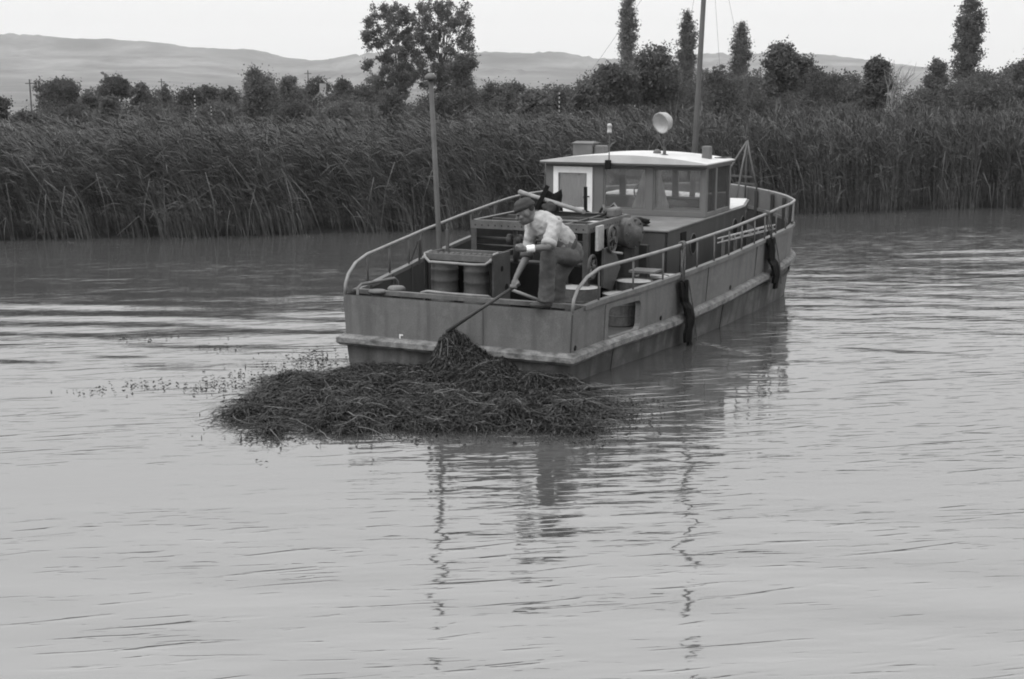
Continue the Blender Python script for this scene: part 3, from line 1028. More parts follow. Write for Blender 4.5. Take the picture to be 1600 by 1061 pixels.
# telegraph poles
for px, top, Y, lab in ((46, 124, 130, 'thin telegraph pole standing alone near the left edge'), (481, 110, 170, 'thin telegraph pole rising above the trees behind the house'),
                        (252, 123, 170, 'thin telegraph pole above the slim small tree on the left')):
    z = at(px, top, Y).z
    root = empty('telegraph_pole', lab, 'pole', 'telegraph poles', loc=(at(px, top, Y).x, Y, 0.5))
    MB().tube([(0, 0, 0), (0, 0, z - .5)], [.09, .07], 6).build('pole', M['bark'], root)
    MB().bar((-.45, 0, z - .9), (.45, 0, z - .9), .08, .08).build('crossarm', M['bark'], root)
# banded marker posts
for px, y0, y1, Y, nb, lab in ((304, 149, 186, 66, 6, 'tall banded black and white post among the left bushes'),
                               (330, 166, 188, 68, 4, 'short banded post right of the tall banded post on the left'),
                               (874, 144, 192, 66, 7, 'tall banded black and white post left of the birches'),
                               (892, 176, 192, 68, 3, 'short banded post right of the tall banded post in the middle')):
    a, b = at(px, y0, Y), at(px, y1 + 20, Y)
    h = a.z - b.z
    root = empty('marker_post', lab, 'post', 'banded marker posts', loc=(a.x, Y, b.z))
    seg = h * (y1 - y0) / (y1 + 20 - y0) / (2 * nb)
    MB().tube([(0, 0, 0), (0, 0, h)], .024, 6).build('post', M['black'], root)
    for k in range(nb):
        z1 = h - 2 * k * seg
        MB().tube([(0, 0, z1 - seg), (0, 0, z1)], .034, 8).build('band', M['kegtop'], root)


# ------------------------------------------------------------------ the boat
BU = [0, .7, 1.5, 2.5, 4, 5.5, 6.6, 7.2, 7.9, 8.5, 9.1, 9.6, 9.9, 10.05]
BV = [1.35, 1.42, 1.57, 1.74, 1.93, 2.05, 2.1, 2.04, 1.76, 1.42, 1.0, .56, .25, .04]
DECK = 0.36


def half(u):
    return float(np.interp(u, BU, BV))


def gun(u):
    return float(np.interp(u, [0, 2, 4, 6, 8, 10.05], [.79, .85, .93, 1.02, 1.06, 1.10]))


def rubz(u):
    return float(np.interp(u, [0, 2, 3.5, 5, 7, 10.05], [.30, .32, .38, .46, .56, .68]))


def railz(u):
    return gun(u) + 0.35 - 0.05 * max(0, (u - 6.6) / 3.4)


US = sorted(set([round(float(x), 3) for x in np.linspace(0, 6.6, 23)] + [.80, 1.55] + [round(float(x), 3) for x in np.linspace(6.6, 10.05, 19)]))
# smooth the plan curve
_uu = np.linspace(0, 10.05, 400)
_vv = np.interp(_uu, BU, BV)
for _ in range(14):
    _vv[1:-1] = (_vv[:-2] + 2 * _vv[1:-1] + _vv[2:]) / 4
    _vv[0], _vv[-1] = 1.35, .04


def half(u):
    return float(np.interp(u, _uu, _vv))


boat = empty('work_boat', 'grey steel work boat with wheelhouse, seen from astern on the water', 'boat', base=(0, 0, 0))


def hull_rows(u, s):
    b, r, g_ = half(u), rubz(u), gun(u)
    rk = 0.22 * max(0, (u - 6) / 4.05) ** 2                  # raked stem
    t0 = (0.35 * max(0, u - 7) / 3.0)
    rows = [(-.5, .72), (-.2, .90), (0.0, .955), (r * .6, .972), (r, .982), (r + (g_ - r) * .08, .984), (r + (g_ - r) * .80, .996), (g_, 1.0)]
    out = []
    for z, k in rows:
        out.append((s * b * (k - (1 - k) * t0), u + rk * (z - g_) / g_, z))
    return out


def hull():
    lo, up = MB(), MB()
    for s in (1, -1):
        for i in range(len(US) - 1):
            A, Bq = hull_rows(US[i], s), hull_rows(US[i + 1], s)
            for j in range(7):
                if s == 1 and j == 5 and US[i] >= .79 and US[i + 1] <= 1.56:
                    continue
                q = [A[j], Bq[j], Bq[j + 1], A[j + 1]]
                (lo if j < 4 else up).add(q, [(0, 1, 2, 3) if s == 1 else (3, 2, 1, 0)])
    # transom
    A, Bq = hull_rows(0, 1), hull_rows(0, -1)
    for j in range(7):
        (lo if j < 4 else up).add([Bq[j], A[j], A[j + 1], Bq[j + 1]], [(0, 1, 2, 3)])
    # inner face of the bulwark, 35 mm inside the plating
    inn = MB()
    w = .035
    for s in (1, -1):
        for i in range(len(US) - 1):
            u0, u1 = US[i], US[i + 1]
            hs = []
            for u in (u0, u1):
                b = half(u) - w
                r_, g_ = rubz(u), gun(u)
                hs.append([(s * b * .985, max(u, w), DECK), (s * b * .984, max(u, w), max(DECK, r_ + (g_ - r_) * .08) + .001), (s * b * .996, max(u, w), r_ + (g_ - r_) * .80), (s * b, max(u, w), g_)])
            for j in range(3):
                if s == 1 and j == 1 and u0 >= .79 and u1 <= 1.56:
                    continue
                q = [hs[0][j], hs[1][j], hs[1][j + 1], hs[0][j + 1]]
                inn.add(q, [(3, 2, 1, 0) if s == 1 else (0, 1, 2, 3)])
    inn.add([(-1.32, w, DECK), (1.32, w, DECK), (1.32, w, .79), (-1.32, w, .79)], [(3, 2, 1, 0)])
    h1 = up.build('hull', M['hull'], boat, smooth=False)
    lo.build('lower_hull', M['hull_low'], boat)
    inn.build('bulwark_lining', M['inner'], boat)
    # deck
    poly = [(half(u) - .03, max(u, .03)) for u in US] + [(-(half(u) - .03), max(u, .03)) for u in reversed(US)]
    MB().prism(poly, DECK - .03, DECK).build('deck', M['deck'], boat)
    return h1


def outline(f, u0=0.0, u1=10.0):
    us = [u for u in US if u0 <= u <= u1]
    return [(half(u) * 1.0, u, f(u)) for u in us]


def sweep(mb, pts, prof, closed=False, outward=None):
    """profile (out, up) carried along a nearly level path; out = right of travel"""
    n, k = len(pts), len(prof)
    P = [Vector(p) for p in pts]
    vs, fs = [], []
    for i, p in enumerate(P):
        a = P[(i - 1) % n] if closed or i > 0 else P[i]
        c = P[(i + 1) % n] if closed or i < n - 1 else P[i]
        d1, d2 = (p - a), (c - p)
        d1.z = d2.z = 0
        d1 = d1.normalized() if d1.length > 1e-6 else d2.normalized()
        d2 = d2.normalized() if d2.length > 1e-6 else d1
        d = (d1 + d2)
        d.normalize()
        o = Vector((d.y, -d.x, 0))
        m = 1.0 / max(0.5, Vector((d1.y, -d1.x, 0)).dot(o))
        for x, z in prof:
            vs.append(p + o * x * m + Vector((0, 0, z)))
    for i in range(n if closed else n - 1):
        j = (i + 1) % n
        for q in range(k):
            fs.append((i * k + q, j * k + q, j * k + (q + 1) % k, i * k + (q + 1) % k))
    if not closed:
        fs.append(tuple(range(k)))
        fs.append(tuple((n - 1) * k + q for q in range(k - 1, -1, -1)))
    mb.add(vs, fs)


hull()
port = [(-x, u, z) for x, u, z in reversed(outline(gun, 0.02, 10.05))]
loop_g = port + outline(gun, 0.02, 10.05)                        # travelling bow -> port quarter -> transom -> starboard -> bow
_g = MB()
sweep(_g, loop_g, [(.022, -.035), (.022, .012), (-.045, .012), (-.045, -.035)])
_g.build('gunwale', M['hull'], boat)
_r = MB()
lr = [(-half(u) * .984, u - .22 * max(0, (u - 6) / 4.05) ** 2 * .4, rubz(u)) for u in reversed(US)] + [(half(u) * .984, u - .22 * max(0, (u - 6) / 4.05) ** 2 * .4, rubz(u)) for u in US]
g_ = np.random.default_rng(4)
lr = [(x, y, z + g_.normal() * .0015) for x, y, z in lr]
sweep(_r, lr, [(-.02, -.062), (.055, -.062), (.088, -.03), (.085, .022), (.045, .05), (-.02, .058)])
_r.build('rub_rail', M['rub'], boat, smooth=False)
# plate seams down the sides and across the stern
for u in (0.02, 3.3, 5.05, 5.5):
    for s in ((1,) if u > .1 else (1, -1)):
        a, b_ = hull_rows(u, s)[5], hull_rows(u, s)[7]
        MB().bar((a[0] + s * .001, a[1], a[2] + .02), (b_[0] + s * .001, b_[1], b_[2] - .04), .012, .012).build('plate_seam', M['dark_post'], boat)
for u in (1.0, 3.9):
    a, b_ = hull_rows(u, 1)[2], hull_rows(u, 1)[4]
    MB().bar((a[0] + .001, a[1], a[2] - .05), (b_[0] + .001, b_[1], b_[2] - .06), .01, .01).build('plate_seam', M['dark_post'], boat)
MB().bar((.35, -.001, .36), (.35, -.001, .76), .008, .006).build('plate_seam', M['dark_post'], boat)
# scuppers
for u in (.12, 2.05, 4.1):
    a = hull_rows(u, 1)[5]
    MB().lathe((a[0] + .004, a[1], a[2] + .05), [(.028, -.01), (.028, .004)], 10, (1, 0, 0)).build('scupper', M['black'], boat)
# framed opening in the starboard bulwark
fr = MB()
uc, ru = 1.175, .375


def rr_pts(hu, hz, rad, zc):
    pts = []
    for cx, cz, a0 in ((hu - rad, hz - rad, 0), (-(hu - rad), hz - rad, 90), (-(hu - rad), -(hz - rad), 180), (hu - rad, -(hz - rad), 270)):
        for k in range(4):
            a = R(a0 + 30 * k)
            pts.append((uc + cx + rad * math.cos(a), zc + cz + rad * math.sin(a)))
    return pts


zc = (rubz(uc) + (gun(uc) - rubz(uc)) * .44)
o_p, i_p = rr_pts(ru + .035, .19 + .03, .03, zc), rr_pts(ru - .03, .165, .06, zc)
n_ = len(o_p)
vs = []
for off in (.012, -.05):
    for pts in (o_p, i_p):
        for u, z in pts:
            vs.append((half(u) * (.984 + .012 * (z - .3) / .45) + off, u, z))
fs = []
for k in range(n_):
    q = (k + 1) % n_
    fs += [(k, q, n_ + q, n_ + k), (2 * n_ + k, 3 * n_ + k, 3 * n_ + q, 2 * n_ + q), (n_ + k, n_ + q, 3 * n_ + q, 3 * n_ + k), (k, 2 * n_ + k, 2 * n_ + q, q)]
fr.add(vs, fs)
fr.build('bulwark_opening_frame', M['hull'], boat)

# hand rails and their posts
for s in (1, -1):
    pts = [(s * 1.345, .03, .78), (s * 1.35, .05, .90), (s * 1.36, .13, 1.0), (s * 1.385, .33, 1.10)]
    pts += [(s * half(u), u, railz(u)) for u in np.linspace(.62, 9.9, 46)]
    MB().tube(pts, .019, 8).build('hand_rail', M['rail'], boat, smooth=True)
    for u in (.62, 1.35, 2.04, 2.5, 2.95, 3.47, 3.94, 4.42, 4.93, 5.36, 5.9, 6.4):
        if s == -1 and u in (2.95, 3.94, 4.93, 5.9):
            continue
        b = half(u) - .006
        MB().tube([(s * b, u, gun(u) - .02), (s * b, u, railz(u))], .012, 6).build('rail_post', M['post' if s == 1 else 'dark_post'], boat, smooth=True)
        if s == -1:
            MB().bar((s * (b - .035), u, DECK), (s * (b - .035), u, gun(u)), .03, .03).build('bulwark_stay', M['dark_post'], boat)
# raised plating of the bow
for s in (1, -1):
    us = [u for u in US if u >= 6.8]
    mb = MB()
    for i in range(len(us) - 1):
        q = []
        for u, z in ((us[i], gun(us[i]) + .01), (us[i + 1], gun(us[i + 1]) + .01), (us[i + 1], railz(us[i + 1])), (us[i], railz(us[i]) if i else gun(us[i]) + .05)):
            q.append((s * half(u), u, z))
        mb.add(q + [(x - s * .02, y - .004, z) for x, y, z in q], [(0, 1, 2, 3), (7, 6, 5, 4), (3, 2, 6, 7), (0, 4, 5, 1)])
    mb.build('bow_plating', M['hull'], boat)
    for u in (7.2, 7.8, 8.4, 9.0):
        MB().bar((s * (half(u) - .05), u - .03, DECK), (s * (half(u) - .05), u - .03, railz(u) - .02), .03, .05).build('bow_rib', M['inner'], boat)

# coachroof with portholes
CV, CP, C0, C1, CZ = 1.22, -1.34, 3.56, 8.55, 1.23


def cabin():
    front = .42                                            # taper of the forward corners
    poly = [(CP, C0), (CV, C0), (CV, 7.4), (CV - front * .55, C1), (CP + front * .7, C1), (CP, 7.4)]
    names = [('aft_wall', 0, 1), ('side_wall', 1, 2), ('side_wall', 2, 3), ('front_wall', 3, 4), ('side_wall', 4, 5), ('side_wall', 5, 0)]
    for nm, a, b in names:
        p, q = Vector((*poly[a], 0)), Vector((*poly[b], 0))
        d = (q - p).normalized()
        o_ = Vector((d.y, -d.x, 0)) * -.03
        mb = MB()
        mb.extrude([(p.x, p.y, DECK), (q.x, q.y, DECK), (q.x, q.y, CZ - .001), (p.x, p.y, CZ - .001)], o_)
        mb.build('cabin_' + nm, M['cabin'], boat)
    big = [(CP - .02, C0 - .02), (CV + .02, C0 - .02), (CV + .02, 7.41), (CV - front * .55 + .02, C1 + .02), (CP + front * .7, C1 + .02), (CP - .02, 7.41)]
    MB().prism(big, CZ, CZ + .03).build('cabin_top', M['cabtop'], boat, bevel=.01)
    # white fore part of the cabin top with its raised, rounded coaming
    fw = [(CP + .03, 6.68), (CV - .01, 6.68), (CV - .01, 7.4), (CV - front * .55 - .01, C1 - .01), (CP + front * .7, C1 - .01), (CP + .03, 7.4)]
    MB().prism(fw, CZ + .031, CZ + .045).build('fore_cabin_top', M['roof'], boat, bevel=.006)
    mb = MB()
    mb.tube([(-.95, 6.75, CZ + .12), (-.95, 7.9, CZ + .12), (-.5, 8.3, CZ + .1), (.1, 8.35, CZ + .07), (.5, 8.3, CZ + .05)], .06, 8)
    mb.build('coaming', M['white'], boat, smooth=True)
    # fore hatch
    h = MB().box((-.75, 7.2, CZ + .046), (.05, 7.95, CZ + .16))
    h.build('fore_hatch', M['roof'], boat, bevel=.03)
    # side door opening
    MB().box((CV + .002, 4.12, DECK + .02), (CV + .012, 4.36, 1.17)).build('side_opening', M['black'], boat)
    for u in (4.69, 6.86, 7.32):
        c = (CV + .001, u, .97)
        rim = MB()
        rim.lathe(c, [(.145, 0), (.145, .012), (.134, .014), (.134, .004)], 22, (1, 0, 0))
        r_ = rim.build('porthole', M['trim'], boat, smooth=False)
        MB().lathe((c[0] + .006, c[1], c[2]), [(.133, 0), (.133, .006)], 22, (1, 0, 0)).build('pane', M['black'], r_)
    d = Vector((-front * .55, C1 - 7.4, 0)).normalized()
    c = Vector((CV, 7.4, .99)) + d * .62
    nrm = Vector((d.y, -d.x, 0))
    r_ = MB().lathe(c + nrm * .001, [(.145, 0), (.145, .012), (.134, .014), (.134, .004)], 22, nrm).build('porthole', M['trim'], boat)
    MB().lathe(c + nrm * .007, [(.133, 0), (.133, .006)], 22, nrm).build('pane', M['black'], r_)


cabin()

# wheelhouse
W0, W1, WP, WS, WB, WT = 5.3, 6.6, -1.18, 1.21, CZ + .031, 1.96


def wheelhouse():
    x0, x1 = WP, WS

    def piece(name, a, b, m='trim', par=boat):
        return MB().box(a, b).build(name, M[m], par, bevel=.006)
    th = .05
    # aft wall: sill, head, posts
    piece('window_sill', (-.34, W0, WB), (x1 - .06, W0 + th, 1.335))
    piece('wheelhouse_head', (x0, W0 - .003, 1.925), (x1, W0 + th, WT))
    for a, b in ((x0, x0 + .12), (-.45, -.29), (.35, .45), (x1 - .065, x1)):
        piece('corner_post' if a in (x0, x1 - .065) else 'mullion', (a, W0 + .001, WB), (b, W0 + th + .003, 1.924))
    # thin sash frames and panes
    for a, b in ((-.29, .35), (.45, x1 - .065)):
        f = MB()
        for p, q in (((a, 1.336), (b, 1.362)), ((a, 1.90), (b, 1.924)), ((a, 1.363), (a + .025, 1.899)), ((b - .025, 1.363), (b, 1.899))):
            f.box((p[0] + .001, W0 + .012, p[1]), (q[0] - .001, W0 + .034, q[1]))
        s_ = f.build('window_sash', M['trim'], boat)
        MB().box((a + .02, W0 + .02, 1.35), (b - .02, W0 + .026, 1.91)).build('pane', M['glass'], s_)
    # white door leaf with its window
    a, b = x0 + .125, -.455
    dr = MB()
    dr.box((a, W0 - .018, WB), (a + .075, W0 + .02, 1.918))
    dr.box((b - .085, W0 - .018, WB), (b, W0 + .02, 1.918))
    dr.box((a + .075, W0 - .018, 1.83), (b - .085, W0 + .02, 1.918))
    dr.box((a + .075, W0 - .018, WB), (b - .085, W0 + .02, 1.34))
    door = dr.build('wheelhouse_door', M['white'], boat)
    MB().box((a + .075, W0 - .002, 1.34), (b - .085, W0 + .004, 1.83)).build('pane', M['glass'], door)
    MB().tube([(b - .05, W0 - .02, 1.5), (b - .05, W0 - .06, 1.5), (b - .12, W0 - .06, 1.49)], .01, 6).build('handle', M['dark'], door)
    # sides and front
    for x, s in ((x1, 1), (x0, -1)):
        xa, xb = (x - th, x) if s == 1 else (x, x + th)
        piece('window_sill', (xa, W0 + th + .004, WB), (xb, W1, 1.32))
        piece('wheelhouse_head', (xa, W0 + th + .004, 1.92), (xb, W1, WT))
        for u0, u1 in ((W0 + .055, W0 + .10), (5.78, 5.87), (W1 - .07, W1)):
            piece('mullion' if u0 == 5.78 else 'corner_post', (xa + .002, u0, 1.321), (xb + .003, u1, 1.919))
        for u0, u1 in ((W0 + .10, 5.78), (5.87, W1 - .07)):
            MB().box((xa + .02, u0, 1.315), (xa + .026, u1, 1.925)).build('pane', M['glass'], boat)
    piece('window_sill', (x0 + th + .002, W1 - th, WB), (x1 - th - .002, W1 - .002, 1.38))
    piece('wheelhouse_head', (x0 + th + .002, W1 - th, 1.90), (x1 - th - .002, W1 - .002, WT))
    for c in (-.45, .38):
        piece('mullion', (c - .05, W1 - th + .004, 1.381), (c + .05, W1 - .006, 1.899))
    for a, b in ((x0 + th, -.5), (-.4, .33), (.43, x1 - th)):
        MB().box((a, W1 - .03, 1.375), (b, W1 - .024, 1.905)).build('pane', M['glass'], boat)
    # cambered roof
    rf = MB()
    n = 14
    a, b, u0, u1 = x0 - .05, x1 + .035, W0 - .10, W1 + .08
    top, bot = [], []
    for i in range(n + 1):
        t = i / n
        x = a + (b - a) * t
        z = WT + .012 + .10 * (1 - (2 * t - 1) ** 2)
        top.append((x, z + .028))
        bot.append((x, WT + .004))
    ring = top + bot[::-1]
    rf.extrude([(x, u0, z) for x, z in ring], (0, u1 - u0, 0))
    roof = rf.build('wheelhouse_roof', M['roof'], boat)
    tr = MB()
    sweep(tr, [(a - .002, u1, WT + .012), (a - .002, u0 - .004, WT + .012), (b + .002, u0 - .004, WT + .012), (b + .002, u1, WT + .012)], [(.004, -.012), (.004, .014), (-.012, .014), (-.012, -.012)])
    tr.build('roof_edge', M['dark_post'], roof)
    # vent boxes on the roof
    MB().box((-1.02, 5.95, 2.02), (-.72, 6.22, 2.22)).add([(-1.04, 5.93, 2.22), (-.70, 5.93, 2.22), (-.70, 6.24, 2.22), (-1.04, 6.24, 2.22), (-1.02, 6.08, 2.25), (-.72, 6.08, 2.25)],
                                                            [(0, 1, 5, 4), (2, 3, 4, 5), (1, 2, 5), (3, 0, 4), (3, 2, 1, 0)]).build('vent_box', M['post'], boat)
    MB().box((-.715, 6.0, 2.04), (-.55, 6.2, 2.19)).build('vent_box', M['post'], boat, bevel=.02)
    MB().box((.93, 6.0, 1.99), (1.06, 6.12, 2.21)).build('vent_box', M['post'], boat, bevel=.02)
    MB().bar((1.05, 6.3, 2.03), (1.2, 6.62, 2.03), .03, .02).build('roof_rail', M['dark_post'], boat)
    MB().ellipsoid((.27, 6.0, 2.10), (.06, .06, .055)).build('roof_dome', M['pale_iron'], boat, smooth=True)
    # inside: floor, dashboard, wheel, seat, curtains, added pale sheet behind the door pane
    MB().box((x0 + .06, W0 + .06, CZ + .032), (x1 - .06, W1 - .06, CZ + .04)).build('wheelhouse_floor', M['dark'], boat)
    MB().box((x0 + .1, W1 - .4, CZ + .041), (x1 - .1, W1 - .07, 1.44)).build('dashboard', M['dark'], boat, bevel=.02)
    wh = MB()
    wh.tube([(.05 + .17 * math.cos(R(a_)), W1 - .45 - .08 * math.sin(R(a_)), 1.5 + .15 * math.sin(R(a_))) for a_ in range(0, 361, 20)], .012, 6, cap=False)
    for a_ in (0, 60, 120):
        c_, s_ = math.cos(R(a_)), math.sin(R(a_))
        wh.bar((.05 - .17 * c_, W1 - .45 + .08 * s_, 1.5 - .15 * s_), (.05 + .17 * c_, W1 - .45 - .08 * s_, 1.5 + .15 * s_), .012, .012)
    wh.build('steering_wheel', M['wood'], boat, smooth=True)
    MB().box((.55, 5.5, CZ + .041), (1.1, 5.9, 1.34)).build('seat', M['cloth'], boat, bevel=.04)
    g = np.random.default_rng(8)
    for xa, xb, hi in ((.10, .36, 'l'), (.44, .66, 'r'), (-.98, -.56, 'd')):  # last one is an added white sheet standing for light behind the door pane
        xs = np.linspace(xa, xb, 22)
        mb = MB()
        vs, fs = [], []
        for r_, z in enumerate(np.linspace(1.335, 1.915, 9)):
            t = r_ / 8
            for i, x in enumerate(xs):
                piv = xb if hi == 'l' else xa
                xx = piv + (x - piv) * (1 - (.72 if hi != 'd' else 0) * t)
                vs.append((xx, W0 + (.10 if hi != 'd' else .045) + .016 * math.sin(i * 1.9) + .004 * g.normal(), z))
        for r_ in range(8):
            for i in range(21):
                fs.append((r_ * 22 + i, r_ * 22 + i + 1, (r_ + 1) * 22 + i + 1, (r_ + 1) * 22 + i))
        mb.add(vs, fs)
        mb.build('curtain', M['curtain' if hi != 'd' else 'white'], boat, smooth=True)


wheelhouse()

# stern light on its staff
MB().box((-.22, W0 - .16, 1.90), (-.13, W0 - .121, 2.03)).build('lamp_bracket', M['black'], boat, bevel=.01)
st = MB().tube([(-.175, W0 - .10, 1.98), (-.175, W0 - .10, 2.40)], .009, 6).build('lamp_staff', M['post'], boat)
MB().lathe((-.175, W0 - .10, 2.40), [(.025, 0), (.034, .01), (.034, .025), (.03, .03), (.03, .09), (.036, .095), (.03, .125), (.012, .135)], 12).build('stern_lamp', M['lens'], boat, smooth=True)

# searchlight
c = Vector((.43, 5.78, 2.55))
ax = Vector((-.42, -.86, -.28)).normalized()
sl = MB().lathe(c - ax * .10, [(.03, -.02), (.08, 0), (.125, .05), (.148, .12), (.152, .165), (.14, .17), (.136, .155)], 24, ax, 0.0, True).build('searchlight', M['lamp'], boat, smooth=True)
MB().lathe(c - ax * .10, [(.02, .03), (.07, .05), (.115, .10), (.136, .150), (.139, .153)], 24, ax, 0.0, True).build('reflector', M['lens'], sl, smooth=True)
mb = MB()
for s in (-1, 1):
    mb.tube([(c.x + s * .105 * .9, c.y - s * .05, c.z - .11), (c.x + s * .075, c.y, c.z - .24), (c.x + .02, c.y, c.z - .40), (c.x + .02, c.y, 2.08)], .012, 6)
mb.lathe((c.x + .02, c.y, 2.07), [(.06, 0), (.06, .02), (.025, .03), (.02, .16), (.034, .2), (.018, .24)], 10)
mb.build('yoke', M['iron'], sl, smooth=True)

# mast and stays
mast = MB().tube([(.41, 7.35, CZ + .04), (.43, 7.36, 2.0), (.54, 7.42, 5.9)], [.046, .043, .034], 10).build('mast', M['mast'], boat, smooth=True)
for q in ((.50, 5.9, 2.2), (-1.95, 5.2, 1.3), (1.5, 7.9, 1.35), (.72, 8.35, 1.3)):
    MB().tube([(.53, 7.42, 5.7), q], .0022, 4).build('stay', M['dark_post'], mast)

# bow tripod with windlass bars
top = Vector((.80, 9.15, 2.18))
tri = MB().tube([top + Vector((-.02, 0, -.10)), top + Vector((.0, 0, .06))], .02, 6).build('bow_tripod', M['iron'], boat)
for f in ((.22, 8.8, 1.02), (.75, 9.35, DECK), (1.02, 9.05, 1.36), (.62, 8.75, DECK)):
    k = top.lerp(Vector(f), .25) + Vector((-.01, 0, 0))
    MB().tube([top, k, f], .017, 6).build('leg', M['post'], tri, smooth=True)
MB().bar((.35, 8.95, 1.62), (.92, 9.1, 1.58), .03, .03).build('crossbar', M['dark_post'], tri)
MB().bar((.66, 9.0, 1.49), (.98, 9.0, 1.47), .025, .025).build('crossbar', M['dark_post'], tri)
mb = MB().lathe((.72, 8.85, 1.0), [(.10, -.14), (.10, -.12), (.05, -.11), (.05, .11), (.10, .12), (.10, .14)], 14, (1, 0, 0))
mb.tube([(.6, 8.85, DECK), (.72, 8.85, 1.0)], .03, 6)
mb.build('windlass', M['dark'], boat, smooth=True)

MB().box((.27, .12, DECK + .004), (.80, 1.55, DECK + .01)).build('open_hold', M['oil'], boat)  # thin black sheets, no opening cut: shade put into the deck's colour
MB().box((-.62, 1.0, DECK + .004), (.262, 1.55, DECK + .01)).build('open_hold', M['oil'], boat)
# paint mark on the stern plate
MB().box((-.655, -.004, .335), (-.640, -.0005, .40)).box((-.6395, -.004, .385), (-.61, -.0005, .399)).build('paint_mark', M['white'], boat)
# mooring bitts and grab bar on the port quarter
mb = MB()
mb.lathe((-.92, .42, DECK), [(.055, 0), (.055, .40), (.06, .42), (.10, .44), (.105, .465), (.08, .49), (.01, .50)], 16)
mb.build('mooring_bitt', M['pale_iron'], boat, smooth=True)
MB().lathe((-1.08, .28, DECK), [(.055, 0), (.055, .40), (.06, .41), (.10, .43), (.105, .445), (.08, .46), (.01, .47)], 16).build('mooring_bitt', M['pale_iron'], boat, smooth=True)
MB().tube([(-1.25, .12, DECK), (-1.25, .14, .85), (-1.24, .2, .88), (-1.17, .82, .87), (-1.16, .87, .83), (-1.16, .88, DECK)], .018, 6).build('grab_bar', M['post'], boat, smooth=True)


# ------------------------------------------------------------------ gear on the aft deck
_BRI = Matrix.Rotation(-BOAT_R, 3, 'Z')


def bp(px, py, u):
    """boat coordinates of the point seen at (px,py) that lies u metres ahead of the transom"""
    a, b = (px - W_PX / 2) / F_PX, (H_PX / 2 - py) / F_PX
    d = Vector((a, math.cos(PITCH) + b * math.sin(PITCH), -math.sin(PITCH) + b * math.cos(PITCH)))
    o_ = _BRI @ (Vector((0, 0, CAM_H)) - BOAT_O)
    d = _BRI @ d
    return o_ + d * ((u - o_.y) / d.y)


# open machinery frame of riveted angle iron
FB = (.17, 2.3, DECK)
frame = empty('machinery_frame', 'open riveted angle-iron frame full of machinery behind the stooping man', 'machine', base=FB)
fx0, fx1, fu0, fu1, fz = -.58, .90, 1.62, 3.05, 1.49
for (a, b) in (((fx0, fu0), (fx1, fu0)), ((fx1, fu0), (fx1, fu1)), ((fx1, fu1), (fx0, fu1)), ((fx0, fu1), (fx0, fu0))):
    A, Bq = Vector((*a, fz)), Vector((*b, fz))
    d = (Bq - A).normalized()
    n_in = Vector((-d.y, d.x, 0))
    mb = MB().bar(A + Vector((0, 0, -.045)), Bq + Vector((0, 0, -.045)), .012, .09)
    mb.bar(A + n_in * .022 + Vector((0, 0, .003)), Bq + n_in * .022 + Vector((0, 0, .003)), .045, .012)
    mb.build('top_beam', M['pale_iron'], frame, FB)
rv = MB()
for k in range(17):
    rv.lathe((fx0 + .06 + k * .085, fu0 - .006, fz - .05), [(.011, -.006), (.011, .002)], 6, (0, -1, 0))
for k in range(15):
    rv.lathe((fx1 + .006, fu0 + .06 + k * .09, fz - .05), [(.011, -.006), (.011, .002)], 6, (1, 0, 0))
setp(rv.build('rivets', M['dark'], frame, FB), kind='stuff')
for x, u in ((fx0, fu0), (fx1, fu0), (fx1, fu1), (fx0, fu1)):
    sx, su = (1 if x == fx0 else -1), (1 if u == fu0 else -1)
    mb = MB().box((min(x, x + sx * .07), min(u, u + su * .012), DECK), (max(x, x + sx * .07), max(u, u + su * .012), fz - .09))
    mb.box((min(x, x + sx * .012), min(u + su * .0125, u + su * .07), DECK), (max(x, x + sx * .012), max(u + su * .0125, u + su * .07), fz - .09))
    mb.build('corner_post', M['iron'], frame, FB)
for u in (2.05, 2.5):
    MB().bar((fx0 + .08, u, fz - .02), (fx1 - .08, u, fz - .02), .035, .03).build('cross_beam', M['iron'], frame, FB)
MB().bar((.55, fu0 + .08, fz - .025), (.55, fu1 - .08, fz - .025), .035, .03).build('cross_beam', M['iron'], frame, FB)
MB().box((fx0 + .013, fu0 + .08, .95), (fx0 + .02, fu1 - .08, fz - .1)).build('side_plate', M['dark'], frame, FB)
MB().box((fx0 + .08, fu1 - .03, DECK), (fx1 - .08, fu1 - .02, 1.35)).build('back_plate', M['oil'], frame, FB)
MB().box((fx0 + .05, fu0 + .05, DECK + .003), (fx1 - .05, fu1 - .05, DECK + .01)).build('drip_tray', M['oil'], frame, FB)  # black floor: shade inside the frame put into the colour
MB().box((-.25, fu0 + .08, DECK + .011), (fx1 - .08, fu0 + .09, 1.0)).build('front_panel', M['oil'], frame, FB)  # black panel added to darken the space under the frame
# engine block with cylinder heads, shafts and pipes inside
mb = MB().box((-.4, 2.1, DECK + .011), (.6, 2.75, .95))
mb.box((-.3, 2.2, .95), (.5, 2.65, 1.12))
mb.build('engine_block', M['dark'], frame, FB, bevel=.03)
for k in range(4):
    MB().lathe((-.2 + k * .2, 2.42, 1.12), [(.075, 0), (.075, .06), (.05, .08), (.05, .16), (.02, .17)], 10).build('cylinder_head', M['iron'], frame, FB, smooth=True)
for z, u, r in ((1.28, 1.72, .018), (1.20, 1.70, .012), (1.02, 1.74, .022)):
    MB().tube([(fx0 + .02, u, z), (fx1 - .02, u, z)], r, 8).build('shaft', M['iron'], frame, FB, smooth=True)
for v in (-.12, .0):
    MB().lathe((v, 1.72, 1.28), [(.03, -.03), (.06, -.028), (.06, .028), (.03, .03)], 14, (1, 0, 0)).build('collar', M['iron'], frame, FB, smooth=True)
mb = MB().tube([(-.05, 1.72, 1.02), (-.05, 1.72, 1.4)], .03, 8)
